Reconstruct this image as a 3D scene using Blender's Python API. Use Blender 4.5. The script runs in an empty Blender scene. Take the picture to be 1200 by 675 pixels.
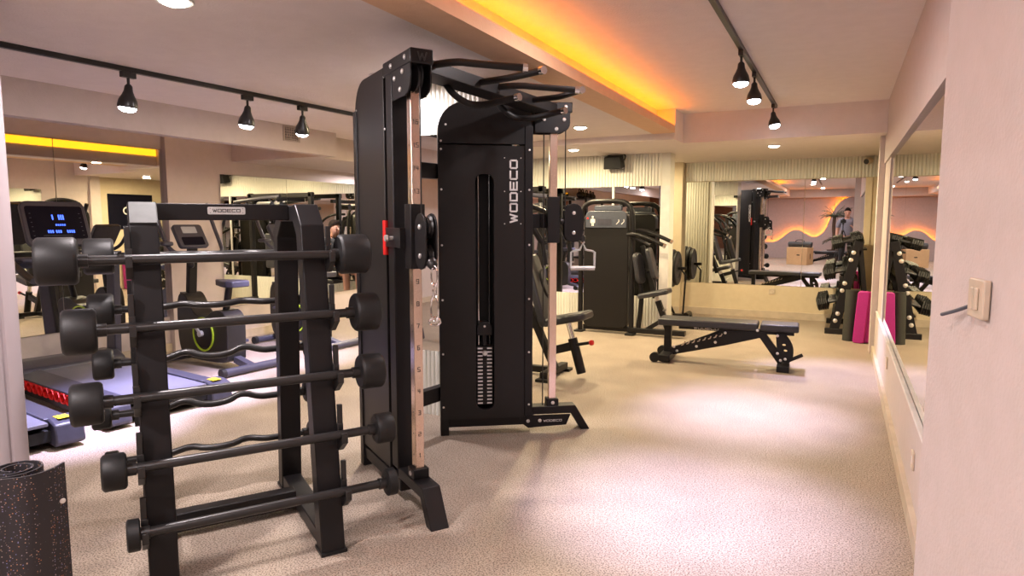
import bpy, bmesh, math, random
from mathutils import Vector, Matrix
random.seed(7)
PI = math.pi
scn = bpy.context.scene
COL = scn.collection

# ------------------------------------------------------------------ materials
def mat(name, col, rough=.5, metal=0., noise=None, bump=0., col2=None, emit=None, es=0., spec=.5, coat=0., detail=4., bscale=None):
    m = bpy.data.materials.new(name); m.use_nodes = True
    nt = m.node_tree; b = nt.nodes['Principled BSDF']
    b.inputs['Base Color'].default_value = (*col, 1)
    b.inputs['Roughness'].default_value = rough
    b.inputs['Metallic'].default_value = metal
    b.inputs['Specular IOR Level'].default_value = spec
    b.inputs['Coat Weight'].default_value = coat
    if emit:
        b.inputs['Emission Color'].default_value = (*emit, 1)
        b.inputs['Emission Strength'].default_value = es
    if noise:
        tc = nt.nodes.new('ShaderNodeTexCoord')
        n = nt.nodes.new('ShaderNodeTexNoise'); n.inputs['Scale'].default_value = noise; n.inputs['Detail'].default_value = detail
        nt.links.new(tc.outputs['Object'], n.inputs['Vector'])
        r = nt.nodes.new('ShaderNodeValToRGB')
        r.color_ramp.elements[0].position = .35; r.color_ramp.elements[1].position = .65
        c2 = col2 or tuple(c * .85 for c in col)
        r.color_ramp.elements[0].color = (*c2, 1); r.color_ramp.elements[1].color = (*col, 1)
        nt.links.new(n.outputs['Fac'], r.inputs['Fac']); nt.links.new(r.outputs['Color'], b.inputs['Base Color'])
        if bump:
            nb = n
            if bscale:
                nb = nt.nodes.new('ShaderNodeTexNoise'); nb.inputs['Scale'].default_value = bscale; nb.inputs['Detail'].default_value = 6
                nt.links.new(tc.outputs['Object'], nb.inputs['Vector'])
            bp = nt.nodes.new('ShaderNodeBump'); bp.inputs['Strength'].default_value = bump; bp.inputs['Distance'].default_value = .01
            nt.links.new(nb.outputs['Fac'], bp.inputs['Height']); nt.links.new(bp.outputs['Normal'], b.inputs['Normal'])
    return m

M = {}
M['plaster'] = mat('plaster', (.59, .51, .485), .75, noise=14, bump=.2, col2=(.565, .49, .46), bscale=90)
M['plaster_ceiling'] = mat('plaster_ceiling', (.82, .74, .71), .7, noise=10, bump=.4, col2=(.79, .71, .68), bscale=75)
M['plaster_rear'] = mat('plaster_mauve', (.40, .31, .30), .8, noise=14, bump=.2, col2=(.37, .29, .28), bscale=90)
M['lip'] = mat('plaster_amber_glow', (.78, .52, .32), .7, noise=14, bump=.2, col2=(.75, .49, .30), bscale=90)  # amber cove glow painted into the lip's plaster colour
M['plaster_cream'] = mat('plaster_cream', (.66, .56, .40), .7, noise=14, bump=.15, col2=(.63, .53, .37), bscale=90)
M['white_paint'] = mat('white_paint', (.78, .74, .72), .45, noise=6, bump=.03)
M['rib'] = mat('ribbed_panel', (.74, .73, .66), .5, noise=5, bump=.02, col2=(.71, .70, .63))
M['rib_pink'] = mat('ribbed_panel_pink', (.37, .315, .325), .55, noise=5, bump=.02, col2=(.35, .30, .31))
M['baseboard'] = mat('baseboard', (.58, .49, .38), .5, noise=8)
M['mirror'] = mat('mirror_glass', (.86, .87, .84), .0, 1.)
M['black'] = mat('black_powder_coat', (.009, .008, .0085), .42, spec=.28, noise=60, bump=.05, col2=(.009, .008, .009), bscale=700)
M['black_panel'] = mat('black_sheet_metal', (.012, .0105, .0105), .40, spec=.3, noise=40, bump=.05, col2=(.011, .010, .010), bscale=600)
M['slot'] = mat('dark_recess', (.004, .004, .004), .8, noise=20)
M['rubber'] = mat('black_rubber', (.010, .0095, .010), .5, spec=.35, noise=50, bump=.1, col2=(.009, .009, .009), bscale=300)
M['rubber_gloss'] = mat('satin_rubber', (.016, .015, .015), .35, noise=30)
M['vinyl'] = mat('black_vinyl', (.03, .03, .036), .42, noise=40, bump=.12, col2=(.024, .024, .03), bscale=250)
M['chrome'] = mat('chrome', (.82, .82, .82), .14, 1., noise=20, col2=(.76, .76, .77))
M['steel'] = mat('warm_reflection_rail', (.86, .70, .58), .24, 1., noise=90, col2=(.80, .64, .53))  # stainless steel, with the warm floor reflection put into its colour
M['silver_paint'] = mat('silver_plate', (.62, .63, .62), .38, .3, noise=20)
M['cap'] = mat('bevel_highlight', (.115, .12, .118), .6, .0, noise=20, spec=.15)  # highlight colour: ceiling light reflected on the rack's bevel
M['bolt'] = mat('zinc_bolt', (.80, .78, .76), .3, .7, noise=30)
M['white_mark'] = mat('white_lettering', (.85, .82, .80), .5, noise=30)
M['dark_mark'] = mat('dark_lettering', (.03, .03, .03), .5, noise=30)
M['red'] = mat('red_plastic', (.80, .015, .012), .4, noise=20)
M['yellow'] = mat('yellow_sticker', (.85, .62, .03), .4, noise=20)
M['lime'] = mat('lime_trim', (.42, .62, .03), .4, noise=20)
M['magenta'] = mat('magenta_foam', (.42, .012, .22), .6, noise=60, bump=.1, col2=(.38, .010, .20))
M['charcoal_foam'] = mat('charcoal_foam', (.035, .036, .030), .7, noise=60, bump=.1)
M['belt'] = mat('running_belt', (.13, .13, .17), .42, noise=120, bump=.08, col2=(.11, .11, .145))
M['grey_plastic'] = mat('slate_plastic', (.045, .045, .065), .38, noise=30)
M['panel_grey'] = mat('console_grey', (.06, .068, .095), .45, noise=20)
M['screen'] = mat('dark_screen', (.006, .006, .014), .35, noise=8, spec=.08)
M['screen_blue'] = mat('blue_display', (.01, .02, .2), .3, noise=8, emit=(.05, .12, 1), es=2.5)
M['screen_grey'] = mat('pale_display', (.35, .36, .40), .25, noise=8)
M['bulb'] = mat('lamp_face', (1, 1, 1), .3, noise=3, emit=(.93, .92, 1), es=30)
M['bulb_warm'] = mat('downlight_face', (1, 1, 1), .3, noise=3, emit=(1, .93, .8), es=16)
M['led'] = mat('amber_led', (1, .5, .05), .4, noise=3, emit=(1, .27, .003), es=14)
M['led_soft'] = mat('amber_led_soft', (1, .5, .05), .4, noise=3, emit=(1, .40, .01), es=1.6)
M['led_wave'] = mat('amber_led_wave', (1, .5, .05), .4, noise=3, emit=(1, .27, .003), es=42)
M['wood_box'] = mat('birch_plywood', (.62, .42, .22), .55, noise=6, bump=.05, col2=(.56, .37, .19))
M['ivory'] = mat('ivory_plastic', (.62, .52, .40), .35, noise=10)
M['vent'] = mat('vent_metal', (.45, .37, .33), .45, noise=10)
M['skin'] = mat('skin', (.50, .27, .19), .5, noise=12, col2=(.46, .24, .17))
M['hair'] = mat('dark_hair', (.012, .007, .005), .85, spec=.1, noise=60)
M['tee'] = mat('grey_cotton', (.20, .20, .25), .8, noise=40, bump=.1)
M['tee_dark'] = mat('charcoal_cotton', (.05, .05, .05), .8, noise=40, bump=.1)
M['trouser'] = mat('black_trousers', (.015, .015, .018), .8, noise=40)
M['leaf'] = mat('palm_leaf', (.018, .035, .014), .5, noise=8)
M['trunk'] = mat('palm_trunk', (.10, .055, .035), .8, noise=30, bump=.4)
M['pot'] = mat('dark_pot', (.06, .03, .025), .5, noise=10)
M['eye'] = mat('eye_dark', (.02, .015, .015), .3, noise=8)

def floor_mat():
    m = bpy.data.materials.new('speckled_vinyl'); m.use_nodes = True
    nt = m.node_tree; L = nt.links; b = nt.nodes['Principled BSDF']
    tc = nt.nodes.new('ShaderNodeTexCoord')
    def noise(s, d=2.):
        n = nt.nodes.new('ShaderNodeTexNoise'); n.inputs['Scale'].default_value = s; n.inputs['Detail'].default_value = d
        L.new(tc.outputs['Object'], n.inputs['Vector']); return n
    def ramp(n, p0, c0, p1, c1):
        r = nt.nodes.new('ShaderNodeValToRGB'); e = r.color_ramp.elements
        e[0].position = p0; e[0].color = (*c0, 1); e[1].position = p1; e[1].color = (*c1, 1)
        L.new(n.outputs['Fac'], r.inputs['Fac']); return r
    base = ramp(noise(140, 2), .38, (.155, .115, .085), .55, (.455, .375, .30))
    big = ramp(noise(3.5, 3), .3, (.86, .86, .86), .7, (1, 1, 1))
    mul = nt.nodes.new('ShaderNodeMix'); mul.data_type = 'RGBA'; mul.blend_type = 'MULTIPLY'; mul.inputs['Factor'].default_value = 1
    L.new(base.outputs['Color'], mul.inputs['A']); L.new(big.outputs['Color'], mul.inputs['B'])
    L.new(mul.outputs['Result'], b.inputs['Base Color'])
    b.inputs['Roughness'].default_value = .52; b.inputs['Specular IOR Level'].default_value = .35
    bp = nt.nodes.new('ShaderNodeBump'); bp.inputs['Strength'].default_value = .10; bp.inputs['Distance'].default_value = .01
    L.new(noise(230, 2).outputs['Fac'], bp.inputs['Height']); L.new(bp.outputs['Normal'], b.inputs['Normal'])
    return m
M['floor'] = floor_mat()

def speckle_mat():
    m = bpy.data.materials.new('speckled_rubber'); m.use_nodes = True
    nt = m.node_tree; L = nt.links; b = nt.nodes['Principled BSDF']
    tc = nt.nodes.new('ShaderNodeTexCoord')
    v = nt.nodes.new('ShaderNodeTexVoronoi'); v.inputs['Scale'].default_value = 190
    L.new(tc.outputs['Object'], v.inputs['Vector'])
    hs = nt.nodes.new('ShaderNodeHueSaturation')
    n = nt.nodes.new('ShaderNodeTexNoise'); n.inputs['Scale'].default_value = 26
    L.new(tc.outputs['Object'], n.inputs['Vector'])
    r = nt.nodes.new('ShaderNodeValToRGB'); r.color_ramp.elements[0].position = .22; r.color_ramp.elements[1].position = .36
    r.color_ramp.elements[0].color = (1, 1, 1, 1); r.color_ramp.elements[1].color = (0, 0, 0, 1)
    L.new(v.outputs['Distance'], r.inputs['Fac'])
    r2 = nt.nodes.new('ShaderNodeValToRGB'); r2.color_ramp.elements[0].position = .62; r2.color_ramp.elements[1].position = .66
    sep = nt.nodes.new('ShaderNodeSeparateColor'); L.new(v.outputs['Color'], sep.inputs['Color'])
    L.new(sep.outputs['Red'], r2.inputs['Fac'])
    mu = nt.nodes.new('ShaderNodeMath'); mu.operation = 'MULTIPLY'
    L.new(r.outputs['Color'], mu.inputs[0]); L.new(r2.outputs['Color'], mu.inputs[1])
    r3 = nt.nodes.new('ShaderNodeValToRGB'); e = r3.color_ramp.elements
    e[0].color = (.50, .16, .05, 1); e[1].color = (.14, .16, .40, 1); e.new(.3).color = (.42, .26, .18, 1); e.new(.65).color = (.32, .26, .28, 1)
    L.new(sep.outputs['Green'], r3.inputs['Fac'])
    mix = nt.nodes.new('ShaderNodeMix'); mix.data_type = 'RGBA'
    L.new(mu.outputs['Value'], mix.inputs['Factor']); mix.inputs['A'].default_value = (.017, .014, .017, 1)
    L.new(r3.outputs['Color'], mix.inputs['B']); L.new(mix.outputs['Result'], b.inputs['Base Color'])
    b.inputs['Roughness'].default_value = .65
    return m
M['speckle'] = speckle_mat()

def brick_mat():
    m = bpy.data.materials.new('brown_brick'); m.use_nodes = True
    nt = m.node_tree; L = nt.links; b = nt.nodes['Principled BSDF']
    tc = nt.nodes.new('ShaderNodeTexCoord'); mp = nt.nodes.new('ShaderNodeMapping')
    mp.inputs['Rotation'].default_value = (PI / 2, 0, 0)
    L.new(tc.outputs['Object'], mp.inputs['Vector'])
    br = nt.nodes.new('ShaderNodeTexBrick'); br.inputs['Scale'].default_value = 4
    br.inputs['Color1'].default_value = (.20, .085, .05, 1); br.inputs['Color2'].default_value = (.27, .12, .07, 1); br.inputs['Mortar'].default_value = (.16, .08, .06, 1)
    L.new(mp.outputs['Vector'], br.inputs['Vector']); L.new(br.outputs['Color'], b.inputs['Base Color'])
    b.inputs['Roughness'].default_value = .8
    return m
M['brick'] = brick_mat()

# ------------------------------------------------------------------ mesh helper
class MB:
    def __init__(self, mtx=None):
        self.v = []; self.f = []; self.m = mtx or Matrix()
    def add(self, vs, fs):
        n = len(self.v)
        flip = self.m.to_3x3().determinant() < 0
        self.v += [self.m @ Vector(p) for p in vs]
        for f in fs:
            g = [n + i for i in f]
            self.f.append(g[::-1] if flip else g)
        return self
    def bx(self, x0, x1, y0, y1, z0, z1):
        x0, x1 = sorted((x0, x1)); y0, y1 = sorted((y0, y1)); z0, z1 = sorted((z0, z1))
        vs = [(x, y, z) for z in (z0, z1) for y in (y0, y1) for x in (x0, x1)]
        return self.add(vs, [(0, 2, 3, 1), (4, 5, 7, 6), (0, 1, 5, 4), (2, 6, 7, 3), (0, 4, 6, 2), (1, 3, 7, 5)])
    def beam(self, p0, p1, w, h, up=(0, 0, 1)):
        p0, p1 = Vector(p0), Vector(p1); d = (p1 - p0).normalized(); up = Vector(up)
        s = d.cross(up)
        if s.length < 1e-4: s = d.cross(Vector((1, 0, 0)))
        s.normalize(); u = s.cross(d)
        vs = [p + s * a * w / 2 + u * b * h / 2 for p in (p0, p1) for a, b in ((-1, -1), (1, -1), (1, 1), (-1, 1))]
        return self.add(vs, [(0, 1, 2, 3), (7, 6, 5, 4), (0, 4, 5, 1), (1, 5, 6, 2), (2, 6, 7, 3), (3, 7, 4, 0)])
    def tube(self, pts, r, n=12, caps=True, rs=None):
        pts = [Vector(p) for p in pts]; k = len(pts)
        rs = rs or [r] * k
        t0 = (pts[1] - pts[0]).normalized()
        a = t0.cross(Vector((0, 0, 1)))
        if a.length < 1e-3: a = t0.cross(Vector((1, 0, 0)))
        a.normalize()
        vs = []
        for i, p in enumerate(pts):
            t = (pts[min(i + 1, k - 1)] - pts[max(i - 1, 0)]).normalized()
            a = (a - t * a.dot(t)).normalized(); b = t.cross(a)
            sc = 1.
            if 0 < i < k - 1:
                c = (pts[i] - pts[i - 1]).normalized().dot(t); sc = 1 / max(.6, c)
            for j in range(n):
                an = 2 * PI * j / n
                vs.append(p + (a * math.cos(an) + b * math.sin(an)) * rs[i] * (sc if sc < 1.3 else 1.3))
        fs = []
        for i in range(k - 1):
            for j in range(n):
                j2 = (j + 1) % n
                fs.append((i * n + j, i * n + j2, (i + 1) * n + j2, (i + 1) * n + j))
        if caps:
            fs.append(tuple(range(n))[::-1]); fs.append(tuple((k - 1) * n + j for j in range(n)))
        return self.add(vs, fs)
    def cyl(self, p0, p1, r, n=24, r1=None):
        return self.tube([p0, p1], r, n, True, [r, r if r1 is None else r1])
    def lathe(self, prof, p0, axis, n=28):
        p0 = Vector(p0); ax = Vector(axis).normalized()
        a = ax.cross(Vector((0, 0, 1)))
        if a.length < 1e-3: a = ax.cross(Vector((1, 0, 0)))
        a.normalize(); b = ax.cross(a)
        vs = []
        for r, h in prof:
            for j in range(n):
                an = 2 * PI * j / n
                vs.append(p0 + ax * h + (a * math.cos(an) + b * math.sin(an)) * max(r, 1e-4))
        fs = []
        for i in range(len(prof) - 1):
            for j in range(n):
                j2 = (j + 1) % n
                fs.append((i * n + j, i * n + j2, (i + 1) * n + j2, (i + 1) * n + j))
        fs.append(tuple(range(n))[::-1]); fs.append(tuple((len(prof) - 1) * n + j for j in range(n)))
        return self.add(vs, fs)
    def prism(self, out, o, e1, e2, e3, t0, t1):
        # outline in (e1,e2), extruded along e3 from t0 to t1
        o, e1, e2, e3 = Vector(o), Vector(e1), Vector(e2), Vector(e3)
        n = len(out)
        if (e1.cross(e2).dot(e3) > 0) != (sum(out[i][0] * out[(i + 1) % n][1] - out[(i + 1) % n][0] * out[i][1] for i in range(n)) > 0):
            out = out[::-1]
        vs = [o + e1 * x + e2 * y + e3 * t for t in (t0, t1) for x, y in out]
        fs = [tuple(range(n))[::-1], tuple(range(n, 2 * n))]
        fs += [(i, (i + 1) % n, n + (i + 1) % n, n + i) for i in range(n)]
        return self.add(vs, fs)
    def holed(self, out, holes, o, e1, e2, e3, t0, t1):
        # plate with holes, extruded
        o, e1, e2, e3 = Vector(o), Vector(e1), Vector(e2), Vector(e3)
        bm = bmesh.new(); ed = []
        for loop in [out] + holes:
            vv = [bm.verts.new((x, y, 0)) for x, y in loop]
            ed += [bm.edges.new((vv[i], vv[(i + 1) % len(vv)])) for i in range(len(vv))]
        bmesh.ops.triangle_fill(bm, edges=ed, use_beauty=True)
        bm.verts.index_update()
        n = len(bm.verts); P = [v.co for v in bm.verts]
        vs = [o + e1 * p.x + e2 * p.y + e3 * t for t in (t0, t1) for p in P]
        fs = []
        for f in bm.faces:
            ix = [v.index for v in f.verts]
            fs.append(tuple(ix)); fs.append(tuple(n + i for i in ix[::-1]))
        for e in bm.edges:
            if len(e.link_faces) == 1:
                a, b = e.verts[0].index, e.verts[1].index; fs.append((a, b, n + b, n + a))
        bm.free()
        return self.add(vs, fs)
    def sheet(self, pts, z0, z1, th):
        # vertical sheet following a plan polyline
        n = len(pts); vs = []; nor = []
        for i in range(n):
            a = pts[max(i - 1, 0)]; b = pts[min(i + 1, n - 1)]
            d = Vector((b[0] - a[0], b[1] - a[1])).normalized(); nor.append((-d.y, d.x))
        for (x, y), (nx, ny) in zip(pts, nor):
            for s in (0, 1):
                for z in (z0, z1): vs.append((x + nx * th * s, y + ny * th * s, z))
        fs = []
        for i in range(n - 1):
            a = 4 * i; b = a + 4
            fs += [(a, b, b + 1, a + 1), (a + 2, a + 3, b + 3, b + 2), (a + 1, b + 1, b + 3, a + 3), (a, a + 2, b + 2, b)]
        fs += [(0, 1, 3, 2), (4 * n - 4, 4 * n - 2, 4 * n - 1, 4 * n - 3)]
        return self.add(vs, fs)
    def ell(self, c, r, n=16, k=10):
        c = Vector(c); vs = []; fs = []
        for i in range(k + 1):
            th = PI * i / k
            for j in range(n):
                ph = 2 * PI * j / n
                vs.append((c.x + r[0] * math.sin(th) * math.cos(ph), c.y + r[1] * math.sin(th) * math.sin(ph), c.z - r[2] * math.cos(th)))
        for i in range(k):
            for j in range(n):
                j2 = (j + 1) % n
                fs.append((i * n + j, i * n + j2, (i + 1) * n + j2, (i + 1) * n + j))
        return self.add(vs, fs)

def tag(o, label, cat, group=None):
    o['label'] = label; o['category'] = cat
    if group: o['group'] = group
    return o
def obj(name, mb, m, parent=None, bevel=0., smooth=True, kind=None, label=None):
    me = bpy.data.meshes.new(name)
    me.from_pydata([tuple(v) for v in mb.v], [], mb.f)
    bm = bmesh.new(); bm.from_mesh(me)
    bmesh.ops.remove_doubles(bm, verts=bm.verts, dist=1e-5)
    bmesh.ops.recalc_face_normals(bm, faces=bm.faces)
    bm.to_mesh(me); bm.free()
    if smooth:
        me.polygons.foreach_set('use_smooth', [True] * len(me.polygons))
        me.set_sharp_from_angle(angle=.6)
    me.materials.append(M[m] if isinstance(m, str) else m)
    o = bpy.data.objects.new(name, me); COL.objects.link(o)
    if parent: o.parent = parent
    if bevel:
        b = o.modifiers.new('bevel', 'BEVEL'); b.width = bevel; b.segments = 2; b.limit_method = 'ANGLE'; b.angle_limit = .6
    if kind: o['kind'] = kind
    if label: o['label'] = label
    return o
def struct(name, mb, m, bevel=0., parent=None, smooth=True):
    return obj(name, mb, m, parent, bevel, smooth, kind='structure')
def thing(name, label, cat, loc=(0, 0, 0), rz=0., group=None):
    o = bpy.data.objects.new(name, None); COL.objects.link(o)
    o.location = loc; o.rotation_euler = (0, 0, rz); o.empty_display_size = .1
    return tag(o, label, cat, group)
def dup(root, loc, rz, label, group=None):
    def cp(o, par):
        c = o.copy(); COL.objects.link(c); c.parent = par
        for ch in list(o.children): cp(ch, c)
        return c
    r = cp(root, None); r.location = loc; r.rotation_euler = (0, 0, rz); r['label'] = label
    if group: r['group'] = group
    return r
def off(loc): return Matrix.Translation(Vector(loc) * -1)
def arc(cx, cy, r, a0, a1, n=8):
    return [(cx + r * math.cos(a0 + (a1 - a0) * i / n), cy + r * math.sin(a0 + (a1 - a0) * i / n)) for i in range(n + 1)]
def rrect(x0, x1, y0, y1, r, n=5):
    return arc(x1 - r, y0 + r, r, -PI / 2, 0, n) + arc(x1 - r, y1 - r, r, 0, PI / 2, n) + arc(x0 + r, y1 - r, r, PI / 2, PI, n) + arc(x0 + r, y0 + r, r, PI, 1.5 * PI, n)
def smoothpath(pts, n=6, it=2):
    P = [Vector(p) for p in pts]
    for _ in range(it):
        Q = [P[0]]
        for a, b in zip(P, P[1:]): Q += [a.lerp(b, .25), a.lerp(b, .75)]
        Q.append(P[-1]); P = Q
    return P

# stroke lettering -------------------------------------------------
GL = {
 'W': [[(0, 1), (.25, 0), (.5, .8), (.75, 0), (1, 1)]],
 'O': [[(0, .12), (0, .88), (.12, 1), (.88, 1), (1, .88), (1, .12), (.88, 0), (.12, 0), (0, .12)]],
 'D': [[(0, 0), (0, 1), (.85, 1), (1, .85), (1, .15), (.85, 0), (0, 0)]],
 'E': [[(1, 1), (0, 1), (0, 0), (1, 0)], [(0, .5), (.9, .5)]],
 'C': [[(1, 1), (.12, 1), (0, .88), (0, .12), (.12, 0), (1, 0)]],
 '0': [[(0, 0), (0, 1), (1, 1), (1, 0), (0, 0)]], '1': [[(.3, .8), (.5, 1), (.5, 0)]],
 '2': [[(0, 1), (1, 1), (1, .5), (0, .5), (0, 0), (1, 0)]], '3': [[(0, 1), (1, 1), (1, 0), (0, 0)], [(.2, .5), (1, .5)]],
 '4': [[(0, 1), (0, .45), (1, .45)], [(.75, 1), (.75, 0)]], '5': [[(1, 1), (0, 1), (0, .5), (1, .5), (1, 0), (0, 0)]],
 '6': [[(1, 1), (0, 1), (0, 0), (1, 0), (1, .5), (0, .5)]], '7': [[(0, 1), (1, 1), (.4, 0)]],
 '8': [[(0, 0), (0, 1), (1, 1), (1, 0), (0, 0)], [(0, .5), (1, .5)]], '9': [[(1, .5), (0, .5), (0, 1), (1, 1), (1, 0), (0, 0)]],
}
def letters(mb, text, o, e1, e2, e3, h, w=None, gap=.35, st=.2, th=.002):
    """flat stroke letters: o is the lower-left corner, e1 reading direction, e2 up, e3 out"""
    o, e1, e2, e3 = Vector(o), Vector(e1), Vector(e2), Vector(e3)
    w = w or h; x = 0; s = st * h
    for ch in text:
        for pl in GL.get(ch, []):
            for (ax, ay), (bx_, by) in zip(pl, pl[1:]):
                a = Vector((x + ax * w, ay * h)); b = Vector((x + bx_ * w, by * h)); d = (b - a).normalized() * s * .5
                nn = Vector((-d.y, d.x)); a2, b2 = a - d * .9, b + d * .9
                q = [a2 - nn, b2 - nn, b2 + nn, a2 + nn]
                mb.prism([(p.x, p.y) for p in q], o, e1, e2, e3, 0, th)
        x += w * (1 + gap)
    return mb
def textw(text, w, gap=.35): return len(text) * w * (1 + gap) - w * gap

# ------------------------------------------------------------------ room
ZL, ZR, ZB = 2.35, 2.60, 2.28
struct('floor', MB().bx(-6.9, 1.2, -7.5, 10.5, -.1, 0), 'floor')
struct('ceiling', MB().bx(-6.9, -1.86, -7.5, 7.2, ZL, 2.8), 'plaster_ceiling')
struct('ceiling', MB().bx(-1.86, 1.2, -7.5, 7.6, ZR, 2.8), 'plaster_ceiling')
struct('ceiling', MB().bx(-6.9, -1.66, 7.2, 10.5, ZB, 2.8), 'plaster_ceiling')
struct('ceiling', MB().bx(-1.66, 1.2, 7.6, 10.5, ZB, 2.8), 'plaster_ceiling')
# cove lip along the raised ceiling
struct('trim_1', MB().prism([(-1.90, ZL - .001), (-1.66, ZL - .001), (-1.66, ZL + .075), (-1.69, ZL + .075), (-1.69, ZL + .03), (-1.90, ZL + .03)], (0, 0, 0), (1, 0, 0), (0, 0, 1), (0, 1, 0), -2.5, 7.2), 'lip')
lc = thing('cove_light', 'long amber light strip glowing in the edge of the raised ceiling', 'light strip', (-1.78, 2.4, ZL + .05))
obj('led_strip', MB(off((-1.78, 2.4, ZL + .05))).bx(-1.80, -1.765, -2.4, 7.15, ZL + .032, ZL + .05), 'led', lc)
# left wall with dropped beam
struct('wall_left', MB().bx(-6.9, -6.45, -7.5, 10.5, 0, ZL), 'plaster')
struct('trim_2', MB().bx(-5.06, -4.95, -7.5, 5.60, 2.10, ZL + .01).bx(-6.45, -5.06, 5.50, 5.60, 2.10, ZL + .01), 'plaster')
struct('trim_22', MB().bx(-6.45, -5.20, 5.60, 8.55, 2.10, ZL + .01), 'plaster')
lf = thing('cove_light', 'amber light strip behind the left dropped beam, seen glowing in the mirror', 'light strip', (-5.065, 2, 2.2))
obj('led_strip', MB().bx(-.008, .004, -9, 3.49, .02, .10), 'led_soft', lf)
struct('trim_3', MB().bx(-6.45, -6.38, 4.60, 4.70, 0, ZL), 'plaster')
struct('baseboard_left', MB().bx(-6.45, -6.425, -7.2, 8.55, 0, .09), 'baseboard')
def mirror(x0, x1, y0, y1, z0, z1, label, group=None):
    c = ((x0 + x1) / 2, (y0 + y1) / 2, z0)
    o = obj('wall_mirror', MB(off(c)).bx(x0, x1, y0, y1, z0, z1), 'mirror', smooth=False); o.location = c
    return tag(o, label, 'mirror', group)
mirror(-6.45, -6.435, 1.0, 3.523, .38, 2.15, 'left wall mirror panel behind the treadmill console, left of the seam')
mirror(-6.45, -6.435, 3.529, 4.60, .38, 2.15, 'left wall mirror panel right of the seam, ending at a pink wall strip')
mirror(-6.45, -6.435, 5.31, 6.32, .40, 1.94, 'left wall mirror panel behind the exercise bike seat, nearer than its neighbour')
mirror(-6.45, -6.435, 6.325, 8.5, .40, 1.94, 'left wall mirror panel beside the tall black cable tower, reflecting a man')

def ribs(mb, p0, p1, z0, z1, nrm, pitch=.042, depth=.016):
    """fluted cladding from p0 to p1 (plan), bulging along nrm"""
    p0, p1 = Vector((*p0, 0)), Vector((*p1, 0)); d = p1 - p0; Ln = d.length; d.normalize(); nv = Vector((*nrm, 0))
    k = max(1, round(Ln / pitch)); w = Ln / k
    pts = []
    for i in range(k):
        for j in range(6):
            a = PI * j / 5
            pts.append((i * w + w * .5 - w * .46 * math.cos(a), .006 + depth * math.sin(a)))
    pts = [(0, 0)] + pts + [(Ln, 0)]
    return mb.prism(pts, p0, d, nv, Vector((0, 0, 1)), z0, z1)

# rear-left partition wall (nearer back wall section)
YL = 8.55
struct('wall_back', MB().bx(-6.45, -2.02, YL, YL + .25, 0, ZB), 'rib')
struct('trim_4', ribs(MB(), (-6.4, YL), (-2.13, YL), 1.86, ZB, (0, -1)), 'rib')
struct('trim_5', ribs(MB(), (-6.4, YL), (-2.13, YL), 0, .41, (0, -1)), 'rib')
struct('trim_6', ribs(MB(), (-6.4, YL + .25), (-2.06, YL + .25), 0, ZB, (0, 1)), 'rib')
struct('trim_7', MB().bx(-2.13, -2.015, YL - .03, YL + .02, 0, 1.86), 'white_paint')
struct('trim_8', MB().bx(-2.785, -2.755, YL - .025, YL + .02, .41, 1.86), 'white_paint')
mirror(-4.6, -2.79, YL - .015, YL, .41, 1.86, 'back mirror panel reflecting behind the black weight-stack machine')
mirror(-6.4, -4.605, YL - .015, YL, .41, 1.86, 'back mirror panel in the far left corner, hidden behind the cable tower')
mirror(-2.75, -2.135, YL - .015, YL, .41, 1.86, 'narrow back mirror panel between white strips, right of the weight-stack machine')
# true back wall
YB = 10.2
struct('wall_back', MB().bx(-6.9, 1.2, YB, YB + .3, 0, ZB), 'plaster_cream')
struct('trim_9', ribs(MB(), (-2.17, YB), (.45, YB), 2.0, ZB, (0, -1)), 'rib')
struct('trim_10', MB().bx(-2.46, -2.18, YB - .16, YB, 0, ZB), 'plaster_cream')
struct('trim_11', MB().bx(-2.18, .45, YB - .03, YB, 0, .47), 'plaster_cream')
struct('baseboard_back', MB().bx(-2.18, .45, YB - .06, YB - .03, 0, .1), 'baseboard')
struct('baseboard_back', MB().bx(-2.47, -2.18, YB - .18, YB - .16, 0, .1), 'baseboard')
mirror(-2.175, -.505, YB - .015, YB, .475, 1.99, 'back wall mirror panel left of the seam, above the flat bench')
mirror(-.50, .25, YB - .015, YB, .475, 1.99, 'back wall mirror panel right of the seam, reflecting the standing photographer')
struct('trim_12', MB().bx(.25, .33, YB - .03, YB, .47, 1.99), 'plaster_cream')
# right side
struct('wall_right', MB().bx(.35, .9, 2.1, 7.95, 0, .45).bx(.35, .9, 2.1, 7.95, 1.99, ZR + .01).bx(.40, .9, 2.1, 7.95, .45, 1.99), 'plaster')
struct('trim_13', MB().bx(.365, .43, 7.0, 7.95, .45, 1.99), 'plaster')
struct('trim_14', MB().bx(.345, .372, 2.2, 7.85, .448, .462), 'white_paint', .003)
struct('trim_15', MB().bx(.305, .5, 7.85, 8.05, 0, ZR), 'plaster', .004)
struct('wall_right', MB().bx(.46, .9, 7.95, 10.5, 0, ZB), 'plaster_cream')
struct('baseboard_right', MB().bx(.325, .35, 2.1, 7.85, 0, .085), 'baseboard')
mirror(.372, .40, 5.215, 7.0, .462, 1.99, 'right wall mirror panel beyond the seam, reflecting the pink mat')
mirror(.372, .40, 2.2, 5.21, .462, 1.99, 'right wall mirror panel nearest the camera, mostly behind the wall corner')
struct('wall_right', MB().prism([(.223, 2.1), (.62, 2.2), (1.0, -7.5), (.70, -7.5), (.70, -.9)], (0, 0, 0), (1, 0, 0), (0, 1, 0), (0, 0, 1), 0, ZR + .01), 'plaster', .006)
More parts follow.
